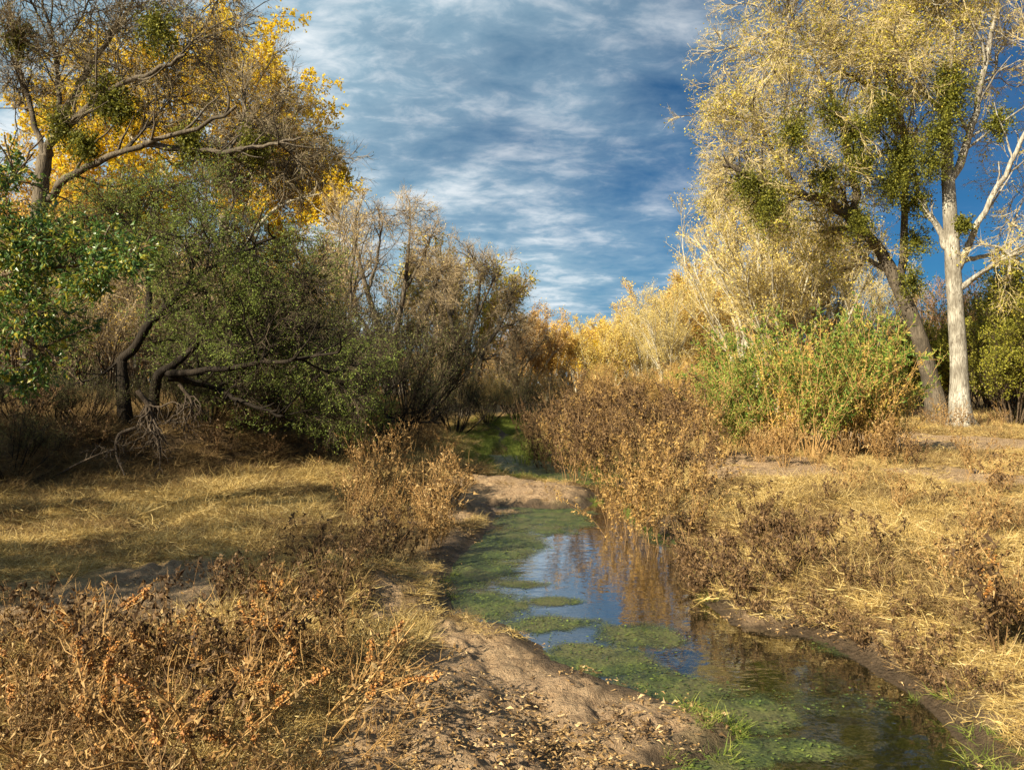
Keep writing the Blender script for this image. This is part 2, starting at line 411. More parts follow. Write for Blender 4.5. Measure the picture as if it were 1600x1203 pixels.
def ground_material():
    m, t, out = pmat('ground_soil')
    tc = t.new('ShaderNodeTexCoord'); P = tc.outputs['Object']
    sand = t.new('ShaderNodeAttribute', attribute_name='sand').outputs['Fac']
    wet = t.new('ShaderNodeAttribute', attribute_name='wet').outputs['Fac']
    green = t.new('ShaderNodeAttribute', attribute_name='green').outputs['Fac']
    dirt = t.new('ShaderNodeAttribute', attribute_name='dirt').outputs['Fac']
    n1 = t.noise(P, 1.3, 5, .6); n2 = t.noise(P, 14, 6, .65); n3 = t.noise(P, 90, 4, .7)
    sandc = t.ramp(t.math('ADD', t.math('MULTIPLY', n2, .55), t.math('MULTIPLY', n3, .45)), [(.34, (.15, .085, .045)), (.5, (.35, .23, .13)), (.66, (.52, .37, .225))])
    sandc = t.mix(t.ramp(n1, [(.4, 0.0), (.7, .5)]), sandc, (.27, .18, .12))
    grassc = t.ramp(t.math('ADD', t.math('MULTIPLY', n2, .6), t.math('MULTIPLY', n3, .4)), [(.3, (.13, .08, .03)), (.5, (.27, .175, .07)), (.7, (.44, .31, .13))])
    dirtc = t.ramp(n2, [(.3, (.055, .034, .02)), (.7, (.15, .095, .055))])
    c = t.mix(sand, grassc, sandc)
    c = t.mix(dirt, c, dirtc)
    c = t.mix(green, c, t.ramp(n2, [(.35, (.08, .11, .02)), (.65, (.26, .28, .05))]))
    c = t.mix(wet, c, t.ramp(n2, [(.3, (.045, .030, .018)), (.7, (.10, .066, .04))]))
    vo = t.new('ShaderNodeTexVoronoi', ins={'Vector': P, 'Scale': 38.0})
    speck = t.math('MULTIPLY', t.ramp(vo.outputs['Distance'], [(.10, 1.0), (.22, 0.0)]), t.ramp(t.noise(P, 7, 3), [(.55, 0.0), (.7, .35)]))
    c = t.mix(speck, c, (.09, .052, .028))
    h = t.math('ADD', t.math('ADD', t.math('MULTIPLY', n2, 1.3), t.math('MULTIPLY', n3, .6)), t.math('MULTIPLY', t.noise(P, 32, 3, .6), .9))
    bp = t.new('ShaderNodeBump', ins={'Strength': 1.0, 'Distance': .045, 'Height': h})
    b = t.new('ShaderNodeBsdfPrincipled', ins={'Base Color': c, 'Roughness': t.math('SUBTRACT', .92, t.math('MULTIPLY', wet, .45)), 'Specular IOR Level': .25, 'Normal': bp.outputs[0]})
    t.l.new(b.outputs[0], out.inputs[0]); return m

def water_material():
    m, t, out = pmat('still_water')
    tc = t.new('ShaderNodeTexCoord'); P = tc.outputs['Object']
    n = t.math('ADD', t.noise(t.mapping(P, sc=(1, 1.6, 1)), 3.0, 3, .5), t.math('MULTIPLY', t.noise(P, 16, 2), .15))
    bp = t.new('ShaderNodeBump', ins={'Strength': .11, 'Distance': .05, 'Height': n})
    fr = t.new('ShaderNodeFresnel', ins={'IOR': 1.40, 'Normal': bp.outputs[0]})
    gl = t.new('ShaderNodeBsdfGlossy', ins={'Color': (1, 1, 1), 'Roughness': .03, 'Normal': bp.outputs[0]})
    tr = t.new('ShaderNodeBsdfTransparent', ins={'Color': (.34, .33, .20)})
    mud = t.new('ShaderNodeBsdfDiffuse', ins={'Color': (.014, .016, .007)})
    mm = t.new('ShaderNodeMixShader', ins={0: .45, 1: tr.outputs[0], 2: mud.outputs[0]})
    mx = t.new('ShaderNodeMixShader', ins={0: t.math('MULTIPLY', fr.outputs[0], 2.6, clamp=True), 1: mm.outputs[0], 2: gl.outputs[0]})
    t.l.new(mx.outputs[0], out.inputs[0]); return m

def algae_material():
    m, t, out = pmat('algae_mat')
    tc = t.new('ShaderNodeTexCoord'); P = tc.outputs['Object']
    cov = t.new('ShaderNodeAttribute', attribute_name='cover').outputs['Fac']
    n1 = t.noise(t.mapping(P, sc=(1, .7, 1)), 3.2, 7, .68, .6); n2 = t.noise(P, 42, 4, .7); n3 = t.noise(P, 2.0, 3)
    f = t.math('ADD', t.math('MULTIPLY', n1, 1.5), t.math('MULTIPLY', n2, .8))
    a = t.ramp(t.math('ADD', t.math('SUBTRACT', f, 1.28), cov), [(.30, 0.0), (.48, .35), (.80, .93)])
    n4 = t.math('ADD', t.math('MULTIPLY', t.noise(t.mapping(P, sc=(1, .6, 1)), 9, 5, .7), .6), t.math('MULTIPLY', n2, .4))
    c = t.ramp(n4, [(.36, (.014, .022, .010)), (.5, (.045, .062, .02)), (.64, (.14, .165, .035))])
    c = t.mix(t.ramp(n3, [(.42, 0.0), (.6, .7)]), c, t.ramp(n2, [(.3, (.05, .05, .02)), (.7, (.16, .14, .06))]))
    bp = t.new('ShaderNodeBump', ins={'Strength': .8, 'Distance': .02, 'Height': n2})
    b = t.new('ShaderNodeBsdfPrincipled', ins={'Base Color': c, 'Roughness': .5, 'Specular IOR Level': .35, 'Normal': bp.outputs[0]})
    tr = t.new('ShaderNodeBsdfTransparent')
    mx = t.new('ShaderNodeMixShader', ins={0: a, 1: tr.outputs[0], 2: b.outputs[0]})
    t.l.new(mx.outputs[0], out.inputs[0]); return m

# ------------------------------------------------------------------ the ground, water and algae
def build_ground():
    fine = np.radians(np.linspace(-40, 40, 430)); co = np.radians(np.linspace(40, 320, 46)[1:-1])
    th = np.concatenate([fine, co]); nth = len(th)
    r = 0.6 * np.exp(np.linspace(0, np.log(12), 60)[:-1] * 0.78)
    r = np.concatenate([np.linspace(.6, 2.2, 8)[:-1], 2.2 * np.exp(np.linspace(0, np.log(30 / 2.2), 400)), 30 * np.exp(np.linspace(0, np.log(40), 60))[1:]])
    X = r[:, None] * np.sin(th)[None]; Y = r[:, None] * np.cos(th)[None]
    Z = H(X, Y, True)
    s = masks(X, Y)
    sand = sandmask(X, Y) * (s > -0.3)
    sand = np.maximum(sand, 1 - ss(.15, .6, s + .5 * fbm(X, Y, .6, 77)))
    wet = 1 - ss(.10, .42, s + .45 * fbm(X, Y, .4, 71) + .15 * fbm(X, Y, .12, 75))
    green = .7 * ss(16, 19, Y) * (1 - ss(.3, 1.5, s + fbm(X, Y, 1.5, 72))) + 0.6 * (1 - ss(0, .3, s)) * ss(.1, .3, fbm(X, Y, .5, 73) + .1)
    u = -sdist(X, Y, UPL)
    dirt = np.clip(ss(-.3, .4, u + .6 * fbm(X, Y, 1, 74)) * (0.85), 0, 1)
    g = G(); idx = np.arange(len(r) * nth).reshape(len(r), nth)
    a = idx[:-1]; b = idx[1:]
    Q = np.stack([a, b, np.roll(b, -1, 1), np.roll(a, -1, 1)], -1).reshape(-1, 4)
    V = np.stack([X, Y, Z], -1).reshape(-1, 3)
    c0 = len(V); tri = np.stack([np.full(nth, c0), idx[0], np.roll(idx[0], -1)], -1)
    V = np.vstack([V, [[0, 0, float(H(0., 0.))]]])
    g.add(V, quads=Q, tris=tri)
    z1 = lambda q: np.append(q.ravel(), 0)
    o = g.obj('ground', ground_material(), kind='structure', smooth=True,
              attrs={'sand': z1(sand), 'wet': z1(wet), 'green': z1(np.clip(green, 0, 1)), 'dirt': z1(dirt)})
    o['label'] = 'sandy stream banks under matted dry grass'
    w = G(); w.add([(-3, -30, 0), (8, -30, 0), (8, 60, 0), (-3, 60, 0)], quads=[[0, 1, 2, 3]])
    o = w.obj('stream_water', water_material(), kind='structure'); o['label'] = 'shallow still stream reflecting the sky'

def algae_cover(x, y):
    def blob(px, py, rx, ry):
        cx, cy = on_plane(px, py); x0 = on_plane(px - rx, py)[0]; yt = on_plane(px, py - ry)[1]; yb = on_plane(px, py + ry)[1]
        rr = np.where(y > cy, abs(yt - cy), abs(yb - cy))
        return 1 - ss(.35, 1.35, np.hypot((x - cx) / abs(x0 - cx), (y - cy) / rr) + .9 * fbm(x, y, .45, 91, 4))
    c = np.zeros(np.shape(x))
    for b in ((745, 880, 75, 60), (760, 950, 90, 38), (855, 812, 110, 26), (800, 850, 70, 25), (870, 938, 55, 9), (815, 913, 60, 8), (990, 992, 85, 24),
              (860, 975, 110, 18), (930, 1030, 100, 30), (1050, 1075, 120, 30), (1160, 1120, 120, 34), (1080, 1185, 130, 30), (1300, 1010, 70, 18), (1180, 1170, 160, 22), (1280, 1100, 220, 30),
              (1060, 840, 60, 22), (1130, 870, 60, 22)):
        w = .55 if b[0] >= 1280 else 1.0
        c = np.maximum(c, w * blob(*b))
    c = np.maximum(c, ss(14.5, 16, y) * .95)
    return c

def build_algae():
    xs = np.arange(-1.3, 3.9, .05); ys = 1.5 * np.exp(np.arange(0, np.log(22 / 1.5), .006))
    X, Y = np.meshgrid(xs, ys); s = sdist(X, Y, CH)
    cov = algae_cover(X, Y)
    Z = 0.005 + .004 * fbm(X, Y, .15, 93)
    keep = (s[:-1, :-1] < .15) & (np.maximum(cov[:-1, :-1], cov[1:, 1:]) > .02)
    idx = np.arange(X.size).reshape(X.shape)
    Q = np.stack([idx[:-1, :-1], idx[:-1, 1:], idx[1:, 1:], idx[1:, :-1]], -1)[keep]
    used = np.unique(Q); remap = np.zeros(X.size, int); remap[used] = np.arange(len(used))
    V = np.stack([X, Y, Z], -1).reshape(-1, 3)[used]
    g = G(); g.add(V, quads=remap[Q])
    o = g.obj('algae', algae_material(), kind='stuff', attrs={'cover': cov.ravel()[used]})
    o['label'] = 'green algae mats floating on the stream'; o['category'] = 'algae'
    rng = np.random.default_rng(5)
    n = 38000; x = rng.uniform(-1.3, 3.6, n); y = rng.uniform(3.6, 14, n)
    ok = (sdist(x, y, CH) < .02) & (algae_cover(x, y) + .9 * fbm(x, y, .3, 95) > .35 + .5 * rng.random(n))
    x = x[ok]; y = y[ok]; n = len(x)
    a = rng.random(n) * 6.28
    D = np.stack([np.cos(a), np.sin(a), rng.normal(size=n) * .12], -1)
    g = G()
    sz = rng.uniform(.008, .034, n) ** 1.0 * np.where(rng.random(n) < .3, .5, 1)
    X = np.stack([-np.sin(a), np.cos(a), rng.normal(size=n) * .12], -1)
    p = np.stack([x, y, .012 + .006 * rng.random(n)], -1)
    V = np.stack([p, p + D * sz[:, None] * .5 + X * sz[:, None] * .3, p + D * sz[:, None], p + D * sz[:, None] * .5 - X * sz[:, None] * .3], 1)
    g.add(V, quads=np.arange(4 * n), tint=np.repeat(rng.random(n), 4))
    o = g.obj('duckweed', MATS['duckweed'], kind='stuff'); o['label'] = 'tiny green duckweed leaves on the water'; o['category'] = 'duckweed'

build_ground(); build_algae()

# ------------------------------------------------------------------ scattered stuff: instanced tufts
def scatter(name, label, cat, pts, rot, scale, protos, idx):
    coll = bpy.data.collections.new(name + '_sources')
    for me in protos:
        coll.objects.link(bpy.data.objects.new('tuft', me))
    me = bpy.data.meshes.new(name); me.vertices.add(len(pts)); me.vertices.foreach_set('co', np.asarray(pts, np.float32).ravel())
    a = me.attributes.new('rot', 'FLOAT_VECTOR', 'POINT'); a.data.foreach_set('vector', np.asarray(rot, np.float32).ravel())
    a = me.attributes.new('sca', 'FLOAT', 'POINT'); a.data.foreach_set('value', np.asarray(scale, np.float32))
    a = me.attributes.new('pick', 'INT', 'POINT'); a.data.foreach_set('value', np.asarray(idx, np.int32))
    me.update()
    o = bpy.data.objects.new(name, me); COL.objects.link(o); o['kind'] = 'stuff'; o['label'] = label; o['category'] = cat
    ng = bpy.data.node_groups.new(name + '_scatter', 'GeometryNodeTree')
    ng.interface.new_socket('Geometry', in_out='INPUT', socket_type='NodeSocketGeometry')
    ng.interface.new_socket('Geometry', in_out='OUTPUT', socket_type='NodeSocketGeometry')
    N = ng.nodes; L = ng.links
    gi = N.new('NodeGroupInput'); go = N.new('NodeGroupOutput')
    ip = N.new('GeometryNodeInstanceOnPoints'); ci = N.new('GeometryNodeCollectionInfo')
    ci.inputs['Collection'].default_value = coll; ci.inputs['Separate Children'].default_value = True; ci.inputs['Reset Children'].default_value = True
    def attr(nm, dt):
        nd = N.new('GeometryNodeInputNamedAttribute'); nd.data_type = dt; nd.inputs['Name'].default_value = nm
        return nd.outputs['Attribute']
    L.new(gi.outputs[0], ip.inputs['Points']); L.new(ci.outputs[0], ip.inputs['Instance'])
    ip.inputs['Pick Instance'].default_value = True
    L.new(attr('pick', 'INT'), ip.inputs['Instance Index'])
    L.new(attr('rot', 'FLOAT_VECTOR'), ip.inputs['Rotation'])
    L.new(attr('sca', 'FLOAT'), ip.inputs['Scale'])
    L.new(ip.outputs[0], go.inputs[0])
    md = o.modifiers.new('scatter', 'NODES'); md.node_group = ng
    return o

def tuft(seed, n, rad, hgt, w, lie, mat, k=4):
    rng = np.random.default_rng(seed)
    a = rng.random(n) * 6.28; r = rad * np.sqrt(rng.random(n))
    p = np.stack([r * np.cos(a), r * np.sin(a), np.zeros(n) - .01], -1)
    D = nrm(np.stack([np.cos(a) * .5 + rng.normal(size=n) * lie, np.sin(a) * .5 + rng.normal(size=n) * lie, np.full(n, 1.0)], -1))
    L = hgt * (.5 + .8 * rng.random(n)); P = [p]
    for j in range(1, k):
        D = nrm(D + [0, 0, -.35 * lie] + .3 * rng.normal(size=D.shape)); P.append(P[-1] + D * L[:, None] / (k - 1))
    P = np.stack(P, 1); P[:, :, 2] = np.maximum(P[:, :, 2], -.005 + .015 * rng.random((n, 1)))
    g = G(); blades(g, P, w * (.6 + .8 * rng.random(n)), rng); return g.mesh('tuft', mat)

def frustum_points(rng, n, y0, y1, power=1.0, wide=.74, margin=1.2):
    """random ground points within what the valley floor shows, thinning with distance"""
    u = rng.random(n); y = (y0 ** power + u * (y1 ** power - y0 ** power)) ** (1 / power)
    x = (rng.random(n) * 2 - 1) * (wide * y + margin)
    return x, y

def build_grass():
    rng = np.random.default_rng(11)
    M = MATS['dry_grass']
    protos = [tuft(s, 95, .13, h, .0042, lie, M) for s, h, lie in ((1, .10, .9), (2, .13, .7), (3, .08, 1.2), (4, .16, .9), (5, .11, 1.1))]
    x, y = frustum_points(rng, 52000, 2.0, 34, .85)
    s = masks(x, y); sm = sandmask(x, y)
    patch = fbm(x, y, 1.6, 101) + .5 * fbm(x, y, .5, 102)
    u = -sdist(x, y, UPL)
    ok = (s > .16) & (rng.random(len(x)) < np.clip(1.05 - 1.6 * sm, .012, 1)) & (patch > -.20) & (u < .25) & ~((y < 6.2) & (x > -.75) & (x < 1.5) & (sm > .1) & (rng.random(len(x)) < .90))
    ok &= ~((sm < .5) & (s < .45) & (rng.random(len(x)) < .3))
    x, y, s = x[ok], y[ok], s[ok]; n = len(x)
    z = H(x, y, True)
    scl = (.65 + .6 * rng.random(n)) * (1 + y * .035) * (.8 + 1.7 * np.clip(patch[ok] + .1, 0, .5))
    scl = np.where(s < .6, scl * .8, scl) * np.interp(y, [3, 7], [.68, 1])
    rot = np.stack([rng.normal(size=n) * .18, rng.normal(size=n) * .18, rng.random(n) * 6.28], -1)
    brown = fbm(x, y, 1.1, 131) + .6 * fbm(x, y, .35, 132) > .02
    pk = np.where(brown & (rng.random(n) < .75), 5 + rng.integers(0, 2, n), rng.integers(0, 5, n))
    protos += [tuft(s, 80, .13, h, .004, 1.0, MATS['bank_grass']) for s, h in ((8, .12), (9, .15))]
    scatter('dry_grass', 'matted golden dry grass covering both banks', 'dry grass', np.stack([x, y, z], -1), rot, scl, protos, pk)
    # brown grass hanging on the shaded cut bank and under the trees
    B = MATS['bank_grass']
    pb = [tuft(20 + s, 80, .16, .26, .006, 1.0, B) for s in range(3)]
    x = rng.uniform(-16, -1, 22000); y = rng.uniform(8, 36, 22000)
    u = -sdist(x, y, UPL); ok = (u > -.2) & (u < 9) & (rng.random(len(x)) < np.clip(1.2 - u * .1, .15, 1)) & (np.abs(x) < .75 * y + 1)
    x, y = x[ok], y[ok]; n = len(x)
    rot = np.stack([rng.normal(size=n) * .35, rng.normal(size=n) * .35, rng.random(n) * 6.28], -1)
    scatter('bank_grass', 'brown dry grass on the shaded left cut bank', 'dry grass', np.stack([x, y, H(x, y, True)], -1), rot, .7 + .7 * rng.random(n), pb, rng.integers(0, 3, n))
    # green grass and sedge near the water
    Gm = MATS['green_grass']
    pg = [tuft(40 + s, 60, .08, .13, .005, .5, Gm) for s in range(3)]
    x = rng.uniform(-3.5, 5, 60000); y = rng.uniform(3.6, 42, 60000)
    s = masks(x, y)
    near = (y < 14) & (s > -.06) & (s < .22) & (fbm(x, y, .8, 111) > .10) & (rng.random(len(x)) < .28) & (x > 1.0)
    edge = (y < 14) & (s > -.05) & (s < .08) & (rng.random(len(x)) < .03)
    farm = (y > 15.5) & (s > -.35) & (s < 1.6) & (rng.random(len(x)) < .34 - .18 * s)
    ok = near | farm | edge; x, y = x[ok], y[ok]; n = len(x)
    z = np.maximum(H(x, y, True), -.02)
    rot = np.stack([rng.normal(size=n) * .15, rng.normal(size=n) * .15, rng.random(n) * 6.28], -1)
    scatter('green_grass', 'fresh green grass fringing the stream channel', 'green grass', np.stack([x, y, z], -1), rot, (.45 + .5 * rng.random(n)) * (1 + .03 * y), pg, rng.integers(0, 3, n))

def litter_proto(seed, n, mat, rad=.12):
    rng = np.random.default_rng(seed); g = G()
    a = rng.random(n) * 6.28; r = rad * np.sqrt(rng.random(n))
    p = np.stack([r * np.cos(a), r * np.sin(a), .004 + .014 * rng.random(n)], -1)
    b = rng.random(n) * 6.28; D = np.stack([np.cos(b), np.sin(b), .25 * rng.normal(size=n)], -1)
    leaves(g, p, D, rng.uniform(.02, .048, n), rng.uniform(.006, .017, n), rng, curl=.6)
    for v in g.v: v[:, 2] = .008 + v[:, 2] * .42
    return g.mesh('litter', mat)

def build_litter():
    rng = np.random.default_rng(12)
    pr = [litter_proto(60 + i, n, MATS['litter_leaf']) for i, n in enumerate((7, 12, 4, 18))] + [litter_proto(66, 12, MATS['dark_dead_leaf'])]
    x, y = frustum_points(rng, 30000, 2.2, 16, .8)
    s = masks(x, y); c = fbm(x, y, .9, 121) + .5 * fbm(x, y, .25, 122)
    near = np.exp(-((x - .3) ** 2 / 2.2 + (y - 4.0) ** 2 / .8))
    dens = np.clip(.06 + .9 * c + .75 * near * (c > -.06), .02, 1) * np.where(s < .8, 1.2, 1)
    ok = (s > .03) & (rng.random(len(x)) < dens * .75)
    x, y = x[ok], y[ok]; n = len(x)
    rot = np.stack([rng.normal(size=n) * .1, rng.normal(size=n) * .1, rng.random(n) * 6.28], -1)
    scatter('leaf_litter', 'curled dead leaves littering the sand and grass', 'leaf litter', np.stack([x, y, H(x, y, True) + .004], -1), rot, .7 + .6 * rng.random(n), pr, rng.integers(0, 5, n))

build_grass(); build_litter()

# ------------------------------------------------------------------ things
def thing(name, label, cat, loc, group=None, rz=0.0):
    o = bpy.data.objects.new(name, None); COL.objects.link(o); o.empty_display_size = .2
    o.location = loc; o.rotation_euler = (0, 0, rz); o['label'] = label; o['category'] = cat
    if group: o['group'] = group
    return o
KIDS = {}
def copy_tree(o, parent=None):
    c = o.copy(); COL.objects.link(c); c.parent = parent
    for ch in list(o.children): copy_tree(ch, c)
    return c
def placed(proto, x, y, label, group=None, scale=1.0, rz=0.0, zoff=-.03, sz=None, state={}):
    """the first placement uses the prototype itself, later ones copies of it and its parts"""
    if proto.name in state: o = copy_tree(proto)
    else: o = proto; state[proto.name] = 1
    o.location = (x, y, float(H(x, y)) + zoff); o.rotation_euler = (0, 0, rz)
    o.scale = (scale, scale, sz or scale); o['label'] = label
    if group: o['group'] = group
    LAST[:] = [o]
    return o
LAST = []

def ball(rng, n, shell=.45):
    p = nrm(rng.normal(size=(n, 3))); return p * (shell + (1 - shell) * rng.random((n, 1)) ** .6)

def tree(name, label, cat, base, trunks, limbs, lobes, bark, twigmat, leafmat_, seed=1, group=None,
         n2=16, n3=9, n4=9, n5=3, L3=.45, L4=.5, L5=.35, tw=.016, nleaf=3, lsz=.06, lwd=.045, droop=.1, flat=True, lobescale=1.0,
         clumps=(), bushy=0.0, trunk_sides=16, leafprob=None, arch=.12, limb_r=.12):
    """trunks: [(points, radii)], limbs: [(points, r0, r1)] -> each an own part; lobes: [(centre, radius, limb index or None)]"""
    rng = np.random.default_rng(seed)
    base = np.asarray(base, float); root = thing(name, label, cat, base, group)
    src = []
    for i, (pts, rad) in enumerate(trunks):
        g = G(); P = spline(np.array(pts) - base, 26); R = np.interp(np.linspace(0, 1, 26), np.linspace(0, 1, len(rad)), rad)
        tubes(g, P[None], R[None], trunk_sides, lump=.035, rng=rng)
        g.obj('trunk', MATS[bark], root, smooth=True); src.append((P, R))
    for (pts, r0, r1) in limbs:
        g = G(); P = spline(np.array(pts) - base, 18); R = np.linspace(r0, r1, 18)
        P[1:-1] += rng.normal(size=P[1:-1].shape) * r0 * .25
        tubes(g, P[None], R[None], 9, lump=.04, rng=rng)
        K = kids(rng, P[None], 7, np.linalg.norm(P[-1] - P[0]) * .35, (.4, 1.0), .25, 1, 6, .15, .2)
        tubes(g, K, np.linspace(r0 * .32, .01, 6)[None], 5)
        g.obj('limb', MATS[bark], root, smooth=True); src.append((P, R))
    gb = G(); gt = G(); gl = G()
    allP = np.concatenate([p for p, r in src]); allR = np.concatenate([r for p, r in src])
    tops = np.concatenate([np.linspace(0, 1, len(p)) for p, r in src])
    for li, lobe in enumerate(lobes):
        c = np.asarray(lobe[0], float) - base; R = np.asarray(lobe[1], float) * lobescale; Rm = float(np.mean(R))
        dens = lobe[2] if len(lobe) > 2 else 1.0
        # find a point of the wood below and near the lobe, and lead a branch from it to the middle of the lobe
        d = np.linalg.norm(allP - (c - UP * Rm * .5), axis=1) + 3 * (tops < .25) + np.where(allP[:, 2] > c[2] + .3 * Rm, Rm, 0)
        a = allP[np.argmin(d)]; ra = min(allR[np.argmin(d)] * .6, limb_r)
        Ld = np.linalg.norm(c - a)
        m = (a + c) / 2 + UP * Ld * arch + rng.normal(size=3) * Ld * .08
        P1 = spline([a, m, c + UP * Rm * .3], 12)
        tubes(gb, P1[None], np.linspace(ra, ra * .35, 12)[None], 7)
        nn = max(4, int(n2 * dens))
        b = c + ball(rng, nn) * R
        st = P1[rng.integers(3, 12, nn)]
        md = (st + b) / 2 + UP * (Rm * .18) + rng.normal(size=(nn, 3)) * Rm * .12
        tt = np.linspace(0, 1, 7)[None, :, None]
        P2 = (1 - tt) ** 2 * st[:, None] + 2 * tt * (1 - tt) * md[:, None] + tt ** 2 * b[:, None]
        P2[:, 1:] += rng.normal(size=P2[:, 1:].shape) * Rm * .025
        tubes(gb, P2, np.linspace(max(ra * .42, tw * .9), tw * .7, 7)[None], 4)
        P3 = kids(rng, P2, n3, Rm * L3, (.35, 1.0), .15, 1, 5, -droop + .12, .2)
        tubes(gt, P3, np.linspace(tw * .62, tw * .3, 5)[None], 3, tint=rng.random(len(P3)))
        P4 = kids(rng, P3, n4, L4, (.3, .95), .15, 1, 3, -droop + .1, .2)
        blades(gt, P4, tw * (.7 + .6 * rng.random(len(P4))), rng)
        if n5:
            P5 = kids(rng, P4, n5, L5, (.3, .9), .2, 1, 2, -droop + .05, .1)
            slivers(gt, P5[:, 0], P5[:, -1], tw * .65, rng)
        else: P5 = P4
        if nleaf and leafmat_:
            if nleaf < 1:
                P5 = P5[rng.random(len(P5)) < nleaf]; nl = 1
            else: nl = int(nleaf)
            if leafprob is not None: P5 = P5[rng.random(len(P5)) < leafprob]
            i = np.repeat(np.arange(len(P5)), nl); t = rng.random((len(i), 1)) * .8 + .3
            p = P5[i, 0] * (1 - t) + P5[i, -1] * t + rng.normal(size=(len(i), 3)) * lsz * .3
            cl = vnoise(p[:, 0] / .8 + p[:, 1] * .7, p[:, 2] / .7 + p[:, 1], 7) * .65 + vnoise(p[:, 0] / 2.4 - p[:, 1] * .2, p[:, 2] / 2.2, 9) * .35
            kp = rng.random(len(p)) < np.clip((cl - .22 + bushy) * 2.4, .08, 1); p = p[kp]; i = i[kp]
            D = nrm(P5[i, -1] - P5[i, 0]) + rng.normal(size=p.shape) * .7 - UP * .3
            leaves(gl, p, D, lsz * (.6 + .8 * rng.random(len(i))), lwd * (.6 + .8 * rng.random(len(i))), rng, curl=.2, flat=flat)
    if gb.n: gb.obj('branches', MATS[bark], root, kind='stuff', smooth=True)
    if gt.n: gt.obj('twigs', MATS[twigmat], root, kind='stuff')
    if gl.n: gl.obj('foliage', MATS[leafmat_], root, kind='stuff')
    for (c, r) in clumps:
        r *= .86; g = G(); c = np.asarray(c) - base; n = int(420 * max(r, .6) ** 1.5)
        b = ball(rng, n, .1) * r * [1, 1, 1.25] * (.65 + .75 * vnoise(np.arange(n) * 0 + rng.random(n) * 5, np.arange(n) / 30.0, 3))[:, None] - UP * r * .15
        b[::4] *= 1.25
        st = np.zeros((n, 3)); P = np.stack([st + c, c + b * .5 + UP * r * .1 + rng.normal(size=b.shape) * r * .06, c + b], 1)
        blades(g, P, .022, rng, tint=rng.random(n) * .4)
        i = np.repeat(np.arange(n), 9); t = rng.random((len(i), 1)) * .75 + .3
        p = P[i, 1] * (1 - t) + P[i, 2] * t + rng.normal(size=(len(i), 3)) * r * .06
        leaves(g, p, rng.normal(size=p.shape), .075, .045, rng, flat=True)
        g.obj('mistletoe_clump', MATS['mistletoe_leaf'], root, kind='stuff')
    return root

def lobes_px(d, L, dj=1.2, seed=0):
    rng = np.random.default_rng(seed); out = []
    for l in L:
        px, py, r = l[:3]; dd = d + (l[4] if len(l) > 4 else rng.uniform(-dj, dj))
        out.append((W3(px, py, dd), r, l[3] if len(l) > 3 else 1.0))
    return out
def px(d, *pts): return [W3(x, y, d + (q[0] if q else 0)) for x, y, *q in pts]
def grounded(P):
    P = [np.array(p) for p in P]; P[0][2] = float(H(P[0][0], P[0][1])) - .12; return P

# --- the white barked cottonwood on the right
T = grounded(px(26, (1503, 672), (1500, 640), (1498, 560), (1490, 430), (1482, 290), (1478, 180), (1488, 60), (1500, -90)))
tree('cottonwood_tree', 'tall white barked cottonwood with straight trunk standing on the right bank', 'tree', T[0],
     [(T, [.62, .36, .275, .25, .235, .18, .13, .10, .06])],
     [(px(26, (1481, 300), (1505, 240, -.3), (1528, 165, -.6), (1548, 60, -1), (1570, -60, -1)), .15, .045),
      (px(26, (1497, 420), (1530, 345, -.4), (1575, 262, -1), (1610, 190, -1.5), (1650, 120, -2)), .115, .035),
      (px(26, (1487, 400), (1462, 350, .2), (1440, 310, .4), (1420, 250, .8)), .13, .05),
      (px(26, (1500, 410), (1560, 390, 1), (1620, 350, 2)), .09, .03)],
     lobes_px(26, [(1560, -40, 3.2), (1460, 40, 2.8), (1660, 90, 3.2), (1610, -120, 3.4), (1390, 110, 2.2), (1410, 0, 2.8), (1560, 110, 2.4, .7), (1480, -110, 3.2),
                   (1620, 300, 2.4, .5), (1590, 420, 1.8, .35), (1440, 200, 1.8, .6), (1700, 220, 2.4, .7)], 1.5, 1),
     'white_bark', 'pale_twig', 'olive_gold_leaf', 3, n2=18, n3=10, n4=8, n5=3, lsz=.072, lwd=.052, nleaf=.8, tw=.016,
     clumps=[(W3(1487, 150, 25), 1.0), (W3(1470, 205, 25), .8), (W3(1458, 255, 25.3), .7), (W3(1480, 120, 25), .7), (W3(1560, 190, 25), .6), (W3(1505, 350, 25.3), .35)])
